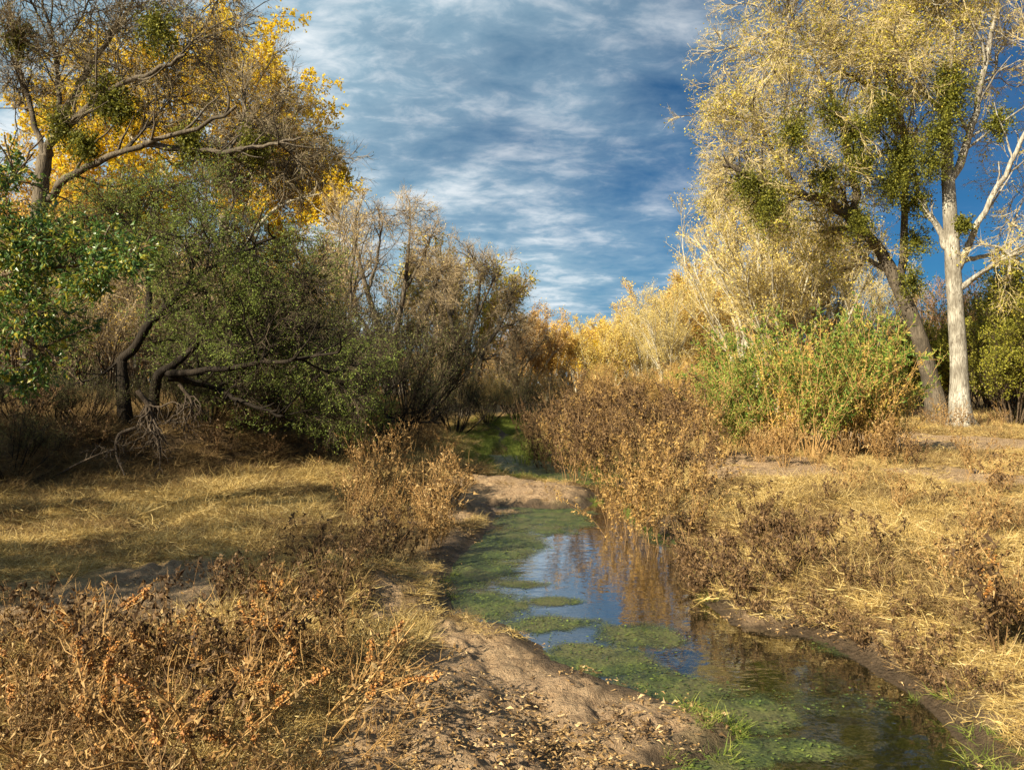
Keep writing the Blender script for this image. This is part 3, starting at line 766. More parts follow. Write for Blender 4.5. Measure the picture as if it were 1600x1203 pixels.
# --- the dark leaning cottonwood with mistletoe
T = grounded(px(27.5, (1468, 664), (1456, 600), (1432, 515), (1405, 450), (1375, 392), (1335, 345)))
tree('cottonwood_tree', 'leaning dark trunked cottonwood loaded with mistletoe beside the white trunk', 'tree', T[0],
     [(T, [.46, .30, .26, .235, .2, .16])],
     [(px(27.5, (1338, 348), (1300, 318, -.5), (1245, 300, -1), (1190, 285, -1.5), (1130, 258, -2)), .19, .05),
      (px(27.5, (1408, 455), (1412, 350), (1415, 250, -.5), (1400, 120, -1), (1380, 0, -1.5)), .15, .05),
      (px(27.5, (1340, 350), (1332, 270, .4), (1310, 180, .5), (1265, 80, .5)), .16, .05),
      (px(27.5, (1405, 210, -.5), (1370, 150, -.5), (1335, 118, -.5), (1318, 116, -.6)), .12, .04),
      (px(27.5, (1250, 300, -1), (1210, 240, -1), (1180, 180, -1), (1150, 120, -1)), .1, .03)],
     lobes_px(27.5, [(1160, 250, 2.0), (1120, 190, 1.6, .7), (1180, 110, 2.5), (1240, 50, 2.7), (1210, -20, 2.4), (1330, -40, 3.2), (1260, 190, 2.6), (1370, 90, 2.8), (1300, 100, 2.8),
                     (1140, 300, 1.5), (1310, 300, 1.8, .7), (1210, 320, 1.6, .6), (1380, 240, 2.2, .7), (1290, -90, 3), (1420, 20, 2.6), (1340, 410, 1.6, .6), (1280, 380, 1.5, .5)], 1.8, 2),
     'grey_bark', 'pale_twig', 'olive_gold_leaf', 4, n2=18, n3=9, n4=8, n5=3, lsz=.072, lwd=.052, nleaf=.8, tw=.016,
     clumps=[(W3(1200, 312, 25.5), 1.05), (W3(1165, 285, 25.6), .7), (W3(1378, 170, 25.5), 1.0), (W3(1338, 205, 26), .9), (W3(1412, 245, 26), 1.1), (W3(1395, 290, 26), .8), (W3(1240, 205, 25.5), .9),
             (W3(1290, 275, 26.3), .8), (W3(1345, 250, 26), .8), (W3(1432, 375, 27), .7), (W3(1425, 440, 27), .65), (W3(1345, 345, 26.6), .7), (W3(1300, 175, 26), .7), (W3(1430, 315, 26.5), .7)])
# --- bare grey twigged cottonwood top left
T = grounded(px(21, (48, 640), (54, 480), (62, 320), (70, 245)))
tree('cottonwood_tree', 'big grey twigged cottonwood reaching above the frame on the left', 'tree', T[0],
     [(T, [.32, .23, .20, .18])],
     [(px(21, (69, 250), (45, 157, .3), (28, 100, .6), (12, 0, 1)), .085, .03),
      (px(21, (70, 248), (91, 210, -.3), (140, 164, -.8), (196, 130, -1.2), (245, 108, -1.5), (290, 85, -2)), .13, .035),
      (px(21, (92, 205, -.3), (92, 150), (84, 70), (66, 0)), .085, .03),
      (px(21, (60, 330), (82, 305), (115, 273, -.6), (160, 250, -1), (224, 224, -1.6), (315, 200, -2), (370, 165, -2.4)), .125, .035),
      (px(21, (224, 224, -1.6), (320, 235, -1.6), (400, 230, -2), (470, 215, -2)), .09, .03),
      (px(21, (94, 200), (130, 120, .6), (190, 30, 1), (230, -50, 1)), .1, .03)],
     lobes_px(21, [(40, -40, 2.2), (150, -10, 2.3), (240, 40, 2.1), (300, 90, 2.0), (385, 165, 1.9), (430, 225, 1.9), (10, 90, 1.8), (200, 140, 1.9, .8), (300, -40, 2.2), (470, 270, 1.5), (330, 250, 1.6), (100, 80, 1.8, .7),
                   (400, 290, 1.4), (270, 180, 1.7), (340, 30, 1.6, .8), (20, 190, 1.6, .5)], 1.2, 3),
     'grey_bark', 'grey_twig', 'mistletoe_leaf', 5, n2=17, n3=9, n4=8, n5=2, lsz=.05, lwd=.035, nleaf=.16, tw=.016, limb_r=.06,
     clumps=[(W3(165, 148, 20), .8), (W3(246, 45, 20), .75), (W3(95, 192, 20.4), .6), (W3(190, 165, 20), .6), (W3(130, 225, 20), .5), (W3(30, 60, 20.5), .5), (W3(400, 230, 19.5), .6), (W3(300, 220, 19.5), .6)])
# --- yellow cottonwood behind it
T = grounded(px(36, (345, 620), (352, 480), (350, 350), (340, 230)))
tree('cottonwood_tree', 'round crowned cottonwood in bright yellow leaf behind the bare grey tree', 'tree', T[0],
     [(T, [.4, .3, .24, .15])],
     [(px(36, (352, 400), (300, 320), (230, 240), (170, 180)), .15, .05), (px(36, (350, 380), (395, 310), (450, 280), (490, 260)), .15, .05), (px(36, (352, 470), (385, 380, -1), (440, 320, -1), (520, 300, -1)), .12, .04)],
     lobes_px(36, [(130, 165, 2.9), (210, 115, 2.9), (315, 100, 2.9), (392, 130, 2.7), (445, 185, 2.5), (478, 255, 2.1), (300, 200, 3.4), (180, 240, 2.8), (390, 250, 2.6), (90, 220, 2.2), (420, 330, 2.2), (500, 290, 1.2), (200, 330, 2.5)], 1.8, 4),
     'pale_bark', 'grey_twig', 'yellow_leaf', 6, n2=15, n3=8, n4=7, n5=2, lsz=.115, lwd=.10, nleaf=6, tw=.020, lobescale=1.25, bushy=.22)
# --- mesquite on the cut bank
T = grounded(px(14, (197, 640), (190, 575), (192, 560), (210, 543), (231, 508), (252, 490), (300, 478)))
T2 = [T[0] + [.35, .3, -.05]] + px(14, (245, 592), (270, 571), (301, 543), (315, 515), (322, 470))
tree('mesquite_tree', 'crooked dark trunked green mesquite leaning off the shaded left cut bank', 'tree', T[0],
     [(T, [.14, .10, .088, .08, .075, .06, .045]), (T2, [.11, .085, .07, .06, .045, .03])],
     [(px(14, (262, 583), (320, 578, -.4), (385, 571, -.8), (460, 562, -1.2), (530, 550, -1.6)), .07, .02),
      (px(14, (262, 590), (320, 600, .2), (380, 628, -.2), (440, 650, -.4)), .07, .025),
      (px(14, (318, 528), (350, 532, -.2), (410, 545, -.5), (480, 520, -1)), .05, .015),
      (px(14, (231, 508), (232, 450, .3), (222, 390, .5), (200, 330, .6)), .065, .02),
      (px(14, (240, 500), (300, 440, -.3), (360, 400, -.6), (430, 370, -1)), .06, .02),
      (px(14, (192, 560), (150, 590, -.3), (110, 600, -.5)), .03, .012)],
     lobes_px(14, [(175, 345, 1.0), (250, 320, 1.05), (335, 350, 1.1), (405, 405, 1.1), (290, 400, 1.15), (465, 455, 1.05), (500, 530, .95), (420, 520, 1.1), (560, 590, .75, .8), (140, 430, 1.0, .7), (90, 520, .8, .5),
                   (350, 480, 1.1), (230, 430, .9, .6), (390, 610, 1.0, .9), (480, 620, .9, .9), (310, 560, .9, .4), (120, 350, .8, .8), (560, 650, .6, .7)], .9, 5),
     'dark_bark', 'dark_twig', 'mesquite_leaf', 7, n2=16, n3=8, n4=7, n5=2, L3=.5, L4=.32, L5=.2, tw=.010, lsz=.036, lwd=.015, nleaf=5, bushy=.08, limb_r=.05, droop=.14)
# ------------------------------------------------------------------ many stemmed trees and shrubs
def shrub(name, label, cat, seed, h, w, nst, bark, twigmat, leafmat_, r0=.06, n3=10, n4=7, n5=2, L3=.25, L4=.4, L5=.3, tw=.014, nleaf=1, lsz=.07, lwd=.04,
          base_r=.3, low=.35, straight=.5, leafprob=None, group=None, top=1.0, hang=.0, n2=5, p2=.38):
    """stems rising from one foot and spreading to a rounded crown h high and w wide; the foot is the origin"""
    rng = np.random.default_rng(seed); root = thing(name, label, cat, (0, 0, 0), group)
    k = 9; a = rng.random(nst) * 6.283 ; q = np.sqrt(rng.random(nst))
    tip = np.stack([np.cos(a) * q * w / 2, np.sin(a) * q * w / 2, h * top * (low + (1 - low) * np.sqrt(np.clip(1 - (q * .93) ** 2, 0, 1)) * (.86 + .14 * rng.random(nst)))], -1)
    foot = np.stack([np.cos(a) * q, np.sin(a) * q, np.zeros(nst)], -1) * base_r
    md = foot * .5 + tip * [.5, .5, .5]; md[:, :2] *= straight; 
    t = np.linspace(0, 1, k)[None, :, None]
    P = (1 - t) ** 2 * foot[:, None] + 2 * t * (1 - t) * md[:, None] + t ** 2 * tip[:, None]
    P[:, 1:] += np.cumsum(rng.normal(size=P[:, 1:].shape), 1) * h * .008
    rr = r0 * (.6 + .6 * rng.random((nst, 1)))
    big = min(nst, 7)
    for i in range(big):
        g = G(); tubes(g, P[i:i + 1], np.linspace(1, .18, k)[None] * rr[i:i + 1], 7); g.obj('stem', MATS[bark], root, smooth=True)
    gb = G(); gt = G(); gl = G()
    if nst > big: tubes(gb, P[big:], np.linspace(1, .18, k)[None] * rr[big:], 5)
    P2 = kids(rng, P, n2, h * p2, (.25, .8), .3, 1, 7, .12, .10)
    tubes(gb, P2, np.linspace(r0 * .3, tw * .5, 7)[None], 4)
    A = np.concatenate([P2, P[:, 2:]], 0) if P.shape[1] - 2 == 7 else P2
    P3 = kids(rng, A, n3, h * L3, (.25, .85), .12, 1, 5, .12 - hang, .16)
    tubes(gt, P3, np.linspace(tw * .6, tw * .3, 5)[None], 3, tint=rng.random(len(P3)))
    P4 = kids(rng, P3, n4, L4, (.25, .85), .1, 1, 3, .10 - hang, .16)
    blades(gt, P4, tw * (.6 + .6 * rng.random(len(P4))), rng)
    PL = P4
    if n5:
        P5 = kids(rng, P4, n5, L5, (.3, .9), .2, 1, 2, .05, .1); slivers(gt, P5[:, 0], P5[:, -1], tw * .6, rng); PL = P5
    if nleaf:
        if leafprob is not None: PL = PL[rng.random(len(PL)) < leafprob]
        i = np.repeat(np.arange(len(PL)), nleaf); tt = rng.random((len(i), 1)) * .8 + .2
        p = PL[i, 0] * (1 - tt) + PL[i, -1] * tt + rng.normal(size=(len(i), 3)) * lsz * .3
        D = nrm(PL[i, -1] - PL[i, 0]) + rng.normal(size=p.shape) * .6
        leaves(gl, p, D, lsz * (.6 + .8 * rng.random(len(i))), lwd * (.6 + .8 * rng.random(len(i))), rng, flat=True)
    if gb.n: gb.obj('branches', MATS[bark], root, kind='stuff', smooth=True)
    gt.obj('twigs', MATS[twigmat], root, kind='stuff')
    if gl.n: gl.obj('foliage', MATS[leafmat_], root, kind='stuff')
    return root
def recolour(o, **by):
    for ch in o.children:
        nm = ch.name.split('.')[0]
        if nm in by and ch.material_slots:
            ch.material_slots[0].link = 'OBJECT'; ch.material_slots[0].material = MATS[by[nm]]
def at(px_, d): return ((px_ - CX) / F * d, d)

# fan shaped bare cottonwoods left of the stream
FAN = [shrub('fan_tree', 'fan', 'tree', 101, 9.4, 8.2, 9, 'grey_bark', 'tan_twig', 'pale_gold_leaf', r0=.13, n3=8, n4=6, n5=2, L3=.13, L4=.5, L5=.4, tw=.02, lsz=.07, lwd=.05, low=.5, straight=.35, leafprob=.25, base_r=.4, n2=9, p2=.26),
       shrub('fan_tree', 'fan', 'tree', 102, 8.8, 9.0, 10, 'grey_bark', 'tan_twig', 'pale_gold_leaf', r0=.13, n3=8, n4=6, n5=2, L3=.13, L4=.5, L5=.4, tw=.02, lsz=.07, lwd=.05, low=.42, straight=.5, leafprob=.10, base_r=.4, n2=9, p2=.26),
       shrub('slender_tree', 'slender', 'tree', 103, 10, 3.2, 6, 'grey_bark', 'tan_twig', 'pale_gold_leaf', r0=.08, n3=7, n4=6, n5=2, L3=.09, L4=.45, L5=.35, tw=.018, lsz=.07, lwd=.05, low=.6, straight=.2, leafprob=.25, base_r=.15, n2=7, p2=.2)]
T = grounded(px(33, (606, 600), (596, 530), (572, 450), (556, 385))); T2 = [T[0] + [.25, .1, 0]] + px(33, (618, 530), (632, 450), (640, 370)); T3 = [T[0] + [.5, 0, 0]] + px(33, (640, 550), (668, 480), (690, 420))
tree('bare_tree', 'tall bare fan shaped cottonwood with tan twigs left of the stream', 'tree', T[0], [(T, [.19, .14, .11, .06]), (T2, [.18, .13, .10, .05]), (T3, [.14, .11, .08, .04])],
     [(px(33, (575, 455), (590, 400, .5), (598, 345, .6)), .08, .03), (px(33, (592, 540), (545, 470, -.5), (520, 420, -.6)), .08, .03), (px(33, (635, 450), (662, 400, -.4), (675, 365, -.5)), .07, .03)],
     lobes_px(33, [(540, 375, 1.5), (590, 340, 1.5), (640, 345, 1.5), (676, 385, 1.4), (532, 440, 1.3, .8), (580, 420, 1.5, .7), (635, 425, 1.5, .7), (690, 440, 1.3), (560, 500, 1.2, .6), (620, 500, 1.4, .6), (680, 505, 1.3, .7)], 1.3, 21),
     'grey_bark', 'tan_twig', 'pale_gold_leaf', 31, n2=15, n3=8, n4=7, n5=2, L4=.42, L5=.32, tw=.015, nleaf=.06, lsz=.07, lwd=.05, droop=.0, limb_r=.05)
T = grounded(px(38, (722, 600), (712, 540), (700, 480), (692, 440))); T2 = [T[0] + [.3, .1, 0]] + px(38, (732, 540), (745, 480), (752, 430)); T3 = [T[0] + [.5, 0, 0]] + px(38, (752, 560), (780, 510), (800, 470))
tree('bare_tree', 'lower domed bare tree with tan twigs beside the sky gap', 'tree', T[0], [(T, [.17, .13, .10, .06]), (T2, [.17, .13, .09, .05]), (T3, [.14, .11, .08, .04])],
     [(px(38, (742, 500), (765, 450, -.4), (778, 425, -.5)), .07, .03), (px(38, (712, 540), (680, 500, -.5), (660, 470, -.6)), .07, .03)],
     lobes_px(38, [(690, 425, 1.6), (735, 410, 1.6), (778, 425, 1.5), (802, 470, 1.4), (812, 520, 1.2), (665, 470, 1.4), (715, 470, 1.6, .7), (762, 480, 1.6, .7), (680, 530, 1.4, .7), (735, 540, 1.5, .6), (790, 550, 1.3, .8)], 1.3, 22),
     'grey_bark', 'tan_twig', 'pale_gold_leaf', 32, n2=15, n3=8, n4=7, n5=2, L4=.45, L5=.35, tw=.015, nleaf=.03, lsz=.07, lwd=.05, droop=.0, limb_r=.05)
placed(FAN[2], *at(530, 30), 'slender straight bare tree with one thin trunk beside the green mesquite', scale=.86)
o = placed(FAN[1], *at(650, 50), 'wide tan twigged tree half hidden behind the fan shaped cottonwood', scale=.80, rz=3)
o = placed(FAN[0], *at(480, 42), 'golden twigged tree behind the right edge of the mesquite', scale=.95, rz=4)
o = placed(FAN[1], *at(790, 52), 'low tan twigged tree behind the sky gap side of the bare dome', scale=.66, rz=5)

YD = shrub('rounded_tree', 'yellow', 'tree', 110, 8.5, 8.5, 18, 'pale_bark', 'gold_twig', 'orange_gold_leaf', r0=.12, n3=9, n4=7, n5=2, L3=.14, L4=.5, L5=.4, tw=.028, nleaf=1, lsz=.16, lwd=.10, low=.4, straight=.5, base_r=.5)
placed(YD, *at(722, 48), 'yellow green leaved tree showing through the bare dome tree', scale=1.08); recolour(YD, foliage='olive_gold_leaf')
for (x_, d_, s_, rz_, lab, leafm) in (
        (862, 62, .74, 1, 'tawny rounded tree far up the valley left of the sky gap', 'orange_gold_leaf'),
        (818, 58, .72, 2, 'rusty rounded tree behind the dome shaped bare tree', 'russet_leaf'),
        (905, 84, .84, 3, 'small far golden tree under the lowest patch of sky', 'yellow_leaf'),
        (955, 74, .78, 4, 'bright yellow rounded tree far right of the sky gap', 'yellow_leaf'),
        (1000, 66, .86, 5, 'pale golden rounded tree far up the valley', 'pale_gold_leaf'),
        (1125, 56, 1.02, 6, 'orange golden tree between the pale willows right of centre', 'orange_gold_leaf'),
        (1060, 70, 1.1, 1.5, 'pale rounded tree behind the golden willow of the right bank', 'pale_gold_leaf'),
        (935, 60, .62, 2.5, 'low pale bush tree where the channel disappears', 'pale_gold_leaf'),
        (60, 36, 1.15, 2.8, 'golden tree behind the trunk of the grey cottonwood', 'orange_gold_leaf'),
        (200, 40, 1.1, .8, 'tawny tree behind the mesquite crown on the left', 'orange_gold_leaf'),
        (-40, 30, 1.0, 1.8, 'golden leaved tree at the left edge of the frame', 'orange_gold_leaf'),
        (430, 46, 1.05, 3.8, 'golden leaved tree between mesquite and fan shaped tree', 'orange_gold_leaf')):
    o = placed(YD, *at(x_, d_), lab, scale=s_, rz=rz_)
    recolour(o, foliage=leafm, twigs='rust_twig' if leafm == 'russet_leaf' else 'gold_twig')

PW = shrub('willow_tree', 'willow', 'tree', 120, 9.5, 7.4, 15, 'pale_bark', 'pale_twig', 'pale_gold_leaf', r0=.12, n3=9, n4=8, n5=2, L3=.13, L4=.5, L5=.35, tw=.022, nleaf=1, lsz=.10, lwd=.055, low=.4, straight=.45, base_r=.4, leafprob=.8)
placed(PW, *at(1215, 36), 'pale golden willow with leaning white stems behind the green bush', scale=1.12, rz=.3)
for (x_, d_, s_, rz_, lab) in ((1172, 40, 1.08, 2, 'pale golden willow at the left end of the tall right group'), (1275, 38, 1.0, 4, 'pale willow behind the leaning dark trunk'),
                               (1045, 52, .78, 1, 'smaller golden willow with thin white stems right of the sky gap'), (1095, 60, .98, 3, 'distant pale willow peeping over the golden willow'),
                               (1350, 44, .8, 5, 'pale twigged willow seen between the two cottonwood trunks and the green bush'), (1010, 60, .7, 3.4, 'low golden willow nearest the sky gap')):
    placed(PW, *at(x_, d_), lab, scale=s_, rz=rz_)

# thicket shrubs
TH = [shrub('thicket_shrub', 't', 'shrub', 130 + i, 4.2, 4.2, 26, 'brown_bark', 'rust_twig', 'russet_leaf', r0=.035, n3=5, n4=5, n5=1, L3=.2, L4=.4, L5=.3, tw=.016, nleaf=1, lsz=.08, lwd=.045, low=.25, straight=.8, base_r=.7, leafprob=.7, n2=4) for i in range(2)]
DK = shrub('dark_shrub', 't', 'shrub', 140, 3.2, 4.2, 20, 'dark_bark', 'dark_twig', 'dark_shrub_leaf', r0=.035, n3=5, n4=6, n5=1, L3=.22, L4=.35, L5=.25, tw=.014, nleaf=2, lsz=.06, lwd=.025, low=.15, straight=1.1, base_r=.5, n2=4)
spots = []
rngp = np.random.default_rng(44)
for i, (x_, d_, s_) in enumerate(((-60, 20, .85), (20, 23, .9), (95, 25, 1.0), (150, 21, .7), (240, 24, .9), (310, 27, 1.1), (380, 24, .9), (450, 28, 1.1), (30, 30, 1.3), (170, 32, 1.4), (300, 34, 1.4), (420, 36, 1.3), (-80, 28, 1.2))):
    o = placed(TH[i % 2], *at(x_, d_), 'tan and olive thicket shrub behind the green mesquite', 'thicket shrubs behind the mesquite', scale=s_, rz=i * 1.3)
    recolour(o, foliage=('olive_shrub_leaf', 'orange_gold_leaf')[i % 2], twigs='tan_twig')
for i, (x_, d_, s_) in enumerate(((560, 34, 1.0), (640, 34, .7), (700, 36, .7), (755, 38, .9), (800, 42, 1.0), (845, 44, 1.05), (890, 48, 1.0), (600, 40, 1.1), (680, 42, 1.1))):
    o = placed(TH[i % 2], *at(x_, d_), 'russet thicket shrub under bare trees left of the channel', 'thicket shrubs under the bare trees', scale=s_ * .62, rz=i * 1.7)
for i, (x_, d_, s_) in enumerate(((935, 46, .9), (1000, 40, .8), (1060, 36, .8), (1120, 33, .75), (1170, 42, 1.0), (1240, 46, 1.1), (1320, 36, .9), (1400, 38, 1.0), (1450, 42, 1.1), (1080, 48, 1.1))):
    o = placed(TH[i % 2], *at(x_, d_), 'golden brown thicket shrub below the pale right bank willows', 'thicket shrubs below the pale willows', scale=s_ * .62, rz=i * 1.9)
    recolour(o, foliage='orange_gold_leaf', twigs='gold_twig')
for i, (x_, d_, s_, lab) in enumerate(((500, 19.5, .85, 'dark green shrub at the foot of the slender bare tree'), (590, 18.5, .75, 'dark low shrub with sprawling branches right of the mesquite'), (430, 17, .85, 'dark shrub tangled under the mesquite branches'),
                                       (550, 22, 1.0, 'taller dark olive shrub behind the sprawling low shrub'), (640, 24, 1.0, 'dark twiggy shrub on the point of the left cut bank'), (340, 17.5, .8, 'dark shrub in the deep shade behind the mesquite trunk'),
                                       (815, 38, .72, 'rounded dark shrub above the far bend of the channel'), (970, 36, .72, 'olive domed shrub above the dead brown weeds'), (1030, 40, .7, 'dull olive shrub beside the domed one'), (710, 28, .7, 'dark shrub beside the far earth mound'))):
    o = placed(DK, *at(x_, d_), lab, scale=s_, rz=i * 2.1)
    if i in (7, 8): recolour(o, foliage='olive_shrub_leaf', twigs='gold_twig')
o = placed(DK, *at(762, 30), 'pale olive green bush standing above the green channel grass', scale=.55, rz=.4); recolour(o, foliage='olive_shrub_leaf', twigs='gold_twig')
o = placed(DK, *at(15, 11.6), 'dark green low shrub at the foot of the cut bank, left edge', scale=.32, rz=.4)

# olive juniper like bushes on the right edge
JN = shrub('juniper_bush', 'j', 'bush', 150, 5.0, 4.2, 26, 'brown_bark', 'dark_twig', 'juniper_leaf', r0=.05, n3=8, n4=7, n5=2, L3=.16, L4=.32, L5=.2, tw=.014, nleaf=2, lsz=.09, lwd=.05, low=.12, straight=1.0, base_r=.4, n2=5)
for (x_, d_, s_, rz_, lab) in ((1585, 27, .78, 0, 'yellow green feathery bush right of the white trunk'), (1560, 33, 1.0, 2, 'taller yellow green bush behind the white trunk'), (1650, 29, 1.2, 4, 'big olive bush cut by the right edge of the frame'),
                               (1440, 33, .75, 1, 'olive bush seen behind the two cottonwood trunks'), (1700, 36, 1.5, 3, 'tall olive tree like bush beyond the right edge bushes')):
    placed(JN, *at(x_, d_), lab, scale=s_, rz=rz_)
for i, (x_, d_, s_) in enumerate(((1500, 40, 1.4), (1560, 42, 1.5), (1620, 38, 1.4), (1680, 44, 1.6), (1440, 46, 1.5))):
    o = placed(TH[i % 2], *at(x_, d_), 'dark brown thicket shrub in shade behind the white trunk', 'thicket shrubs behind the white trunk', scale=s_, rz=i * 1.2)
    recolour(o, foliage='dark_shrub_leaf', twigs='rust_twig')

# leafy broadleaf tree at the left edge, near the camera
D = 8.6
T = grounded(px(D, (-190, 740), (-170, 600), (-130, 480), (-90, 380)))
LT = tree('broadleaf_tree', 'glossy green leaved tree reaching in from the left edge of the frame', 'tree', T[0], [(T, [.10, .08, .07, .05])],
     [(px(D, (-150, 520), (-60, 450), (60, 420), (190, 415)), .035, .008), (px(D, (-150, 520), (-60, 330), (10, 290), (30, 260)), .03, .008), (px(D, (-160, 560), (-40, 520), (60, 540), (130, 600)), .03, .007)],
     lobes_px(D, [(-10, 260, .35), (10, 330, .5), (60, 385, .5), (120, 400, .5), (170, 390, .4, .8), (20, 430, .6), (70, 470, .55), (10, 530, .6), (30, 580, .3, .5), (140, 440, .3, .6), (215, 400, .25, .5), (-60, 400, .6)], .6, 6),
     'brown_bark', 'brown_stem', 'glossy_green_leaf', 8, n2=9, n3=5, n4=4, n5=0, L3=.5, L4=.16, tw=.006, lsz=.08, lwd=.030, nleaf=5, bushy=.15, droop=.2, flat=False, limb_r=.02)

# ------------------------------------------------------------------ dead roots and branches on the cut bank
def dead_wood(name, label, cat, pts, r0, seed, n=14, L=.5, up=-.15, mat='root_bark'):
    rng = np.random.default_rng(seed); pts = np.array(pts); base = pts[0].copy(); root = thing(name, label, cat, base)
    P = spline(pts - base, 14); g = G(); tubes(g, P[None], np.linspace(r0, r0 * .3, 14)[None], 7, lump=.06, rng=rng); g.obj('main_branch', MATS[mat], root, smooth=True)
    K = kids(rng, P[None], n, L, (.4, 1.2), .15, 1, 7, up, .35); g = G(); tubes(g, K, np.linspace(r0 * .4, .006, 7)[None], 5)
    K2 = kids(rng, K, 5, L * .5, (.4, 1.2), .2, 1, 6, up, .4); tubes(g, K2, np.linspace(r0 * .18, .003, 6)[None], 4)
    g.obj('side_branches', MATS[mat], root, kind='stuff', smooth=True)
    return root
dead_wood('root_tangle', 'pale tangled dead roots hanging from the bank below the mesquite', 'roots', px(12.6, (215, 610), (235, 640), (245, 690)), .05, 1, 22, .75, -.25)
dead_wood('root_tangle', 'curly dead roots right of the mesquite trunk foot', 'roots', px(12.8, (280, 600), (300, 630), (290, 660)), .035, 2, 16, .55, -.2)
dead_wood('fallen_branch', 'bent dead branch propped against the foot of the left bank', 'branch', px(12.2, (212, 668), (185, 680, -.1), (182, 710, -.3), (195, 742, -.5)), .035, 3, 5, .4, -.05)
dead_wood('fallen_branch', 'long thin dead branch lying across the shaded bank foot', 'branch', px(12.0, (75, 750), (120, 725), (165, 705), (185, 700)), .022, 4, 4, .3, 0)
dead_wood('fallen_branch', 'low dark dead branches sprawling from the dark shrub', 'branch', px(18, (560, 625), (620, 655), (690, 660)), .05, 5, 14, .9, .0, 'dark_bark')

# ------------------------------------------------------------------ dead weeds and bushes
def weed(name, label, cat, seed, h, nst, spread, stemmat, leafm, headmat=None, nleaf=14, lsz=.06, lwd=.03, head=.16, nhead=None, r=.004, side=5, sideL=.35, arch=.25, lie=0.0, curl=.5,
         own_stems=False, headw=.012, flat=False, leafhang=.6, base_r=.06):
    rng = np.random.default_rng(seed); root = thing(name, label, cat, (0, 0, 0))
    a = rng.random(nst) * 6.283; lean = spread * np.sqrt(rng.random(nst)) + lie
    D = nrm(np.stack([np.cos(a) * lean, np.sin(a) * lean, np.ones(nst)], -1)); L = h * (.6 + .5 * rng.random(nst))
    p = np.stack([np.cos(a), np.sin(a), np.zeros(nst)], -1) * base_r * rng.random((nst, 1)); P = [p]; k = 9
    for j in range(1, k):
        D = nrm(D + UP * arch * .5 * (1 if lie > .5 else -.2) + .10 * rng.normal(size=D.shape)); P.append(P[-1] + D * L[:, None] / (k - 1))
    P = np.stack(P, 1)
    K = kids(rng, P, side, h * sideL, (.4, .9), .2, .95, 6, .12, .16)
    gs = G(); gsd = G(); gl = G()
    tubes(gsd, K, np.linspace(r * .6, r * .25, 6)[None], 4, tint=rng.random(len(K)))
    own = []
    if own_stems:
        for i in range(nst):
            g = G(); tubes(g, P[i:i + 1], np.linspace(r, r * .45, k)[None] * (.8 + .5 * rng.random()), 6, tint=rng.random(1)); own.append(g.obj('stem', MATS[stemmat], root, smooth=True))
    else: tubes(gs, P, np.linspace(r, r * .4, k)[None], 5, tint=rng.random(nst))
    if gs.n: gs.obj('stems', MATS[stemmat], root, kind='stuff', smooth=True)
    gsd.obj('side_stems', MATS[stemmat], root, kind='stuff')
    A = np.concatenate([P[:, 2:8], K], 0)
    n = nleaf * len(A); i = rng.integers(0, len(A), n); f = rng.random(n) * 4.99; j = f.astype(int); fr = (f - j)[:, None]
    p = A[i, j] * (1 - fr) + A[i, j + 1] * fr
    Dl = rng.normal(size=p.shape) * .7 - UP * leafhang
    leaves(gl, p, Dl, lsz * (.5 + .9 * rng.random(n)), lwd * (.5 + .9 * rng.random(n)), rng, curl=curl, flat=flat)
    gl.obj('dry_leaves', MATS[leafm], root, kind='stuff')
    if headmat:
        tips = P if nhead is None else P[:nhead]
        Q = np.concatenate([tips, K[rng.integers(0, len(K), max(2, len(tips) // 2))][:, [0, 1, 2, 2, 3, 3, 4, 4, 5]]], 0)
        for qi, P1 in enumerate(Q):
            g = G(); m = 34; tt = rng.random(m) ** .8 * head
            tp = P1[-1]; dd = nrm(P1[-1] - P1[-3]); c = tp - dd * tt[:, None] + rng.normal(size=(m, 3)) * headw * .9
            rr = headw * (.45 + .6 * rng.random(m))
            O = np.array([[1, 0, 0], [-1, 0, 0], [0, 1, 0], [0, -1, 0], [0, 0, 1], [0, 0, -1.]])
            V = c[:, None] + O[None] * rr[:, None, None] * (.7 + .6 * rng.random((m, 6, 1))); b = np.arange(m)[:, None] * 6
            T_ = np.concatenate([b + np.array(x) for x in ([0, 2, 4], [2, 1, 4], [1, 3, 4], [3, 0, 4], [2, 0, 5], [1, 2, 5], [3, 1, 5], [0, 3, 5])])
            g.add(V, tris=T_, tint=np.repeat(rng.random(m), 6))
            leaves(g, c[:16], rng.normal(size=(16, 3)) + dd, headw * 2.6, headw * 1.1, rng, curl=.3)
            g.obj('seed_head', MATS[headmat], own[qi] if qi < min(len(own), len(tips)) else root, kind='stuff')
    return root

rg = np.random.default_rng(77)
# foreground tangle, lower left
WA = [weed('dead_weed', 'w', 'weed', 200 + i, .74, 6, .9, 'dry_stem', 'dead_leaf', 'orange_seed', nleaf=4, lsz=.045, lwd=.014, head=.13, r=.0044, side=5, sideL=.4, arch=.35, lie=.4, own_stems=True, headw=.010, nhead=3) for i in range(3)]
WB = [weed('dead_weed', 'w', 'weed', 210 + i, .42, 14, 1.2, 'dry_stem', 'dead_leaf', None, nleaf=2, lsz=.042, lwd=.010, r=.0024, side=9, sideL=.5, arch=.1, lie=.5) for i in range(3)]
fg = [(60, 1150, 3.3), (150, 1080, 3.7), (250, 1120, 3.5), (330, 1160, 3.2), (420, 1100, 3.6), (500, 1060, 3.9), (90, 1020, 4.2), (200, 1010, 4.3), (330, 1010, 4.3), (420, 990, 4.5), (30, 1090, 3.8), (480, 1170, 3.3), (180, 1180, 3.1), (360, 1060, 3.9)]
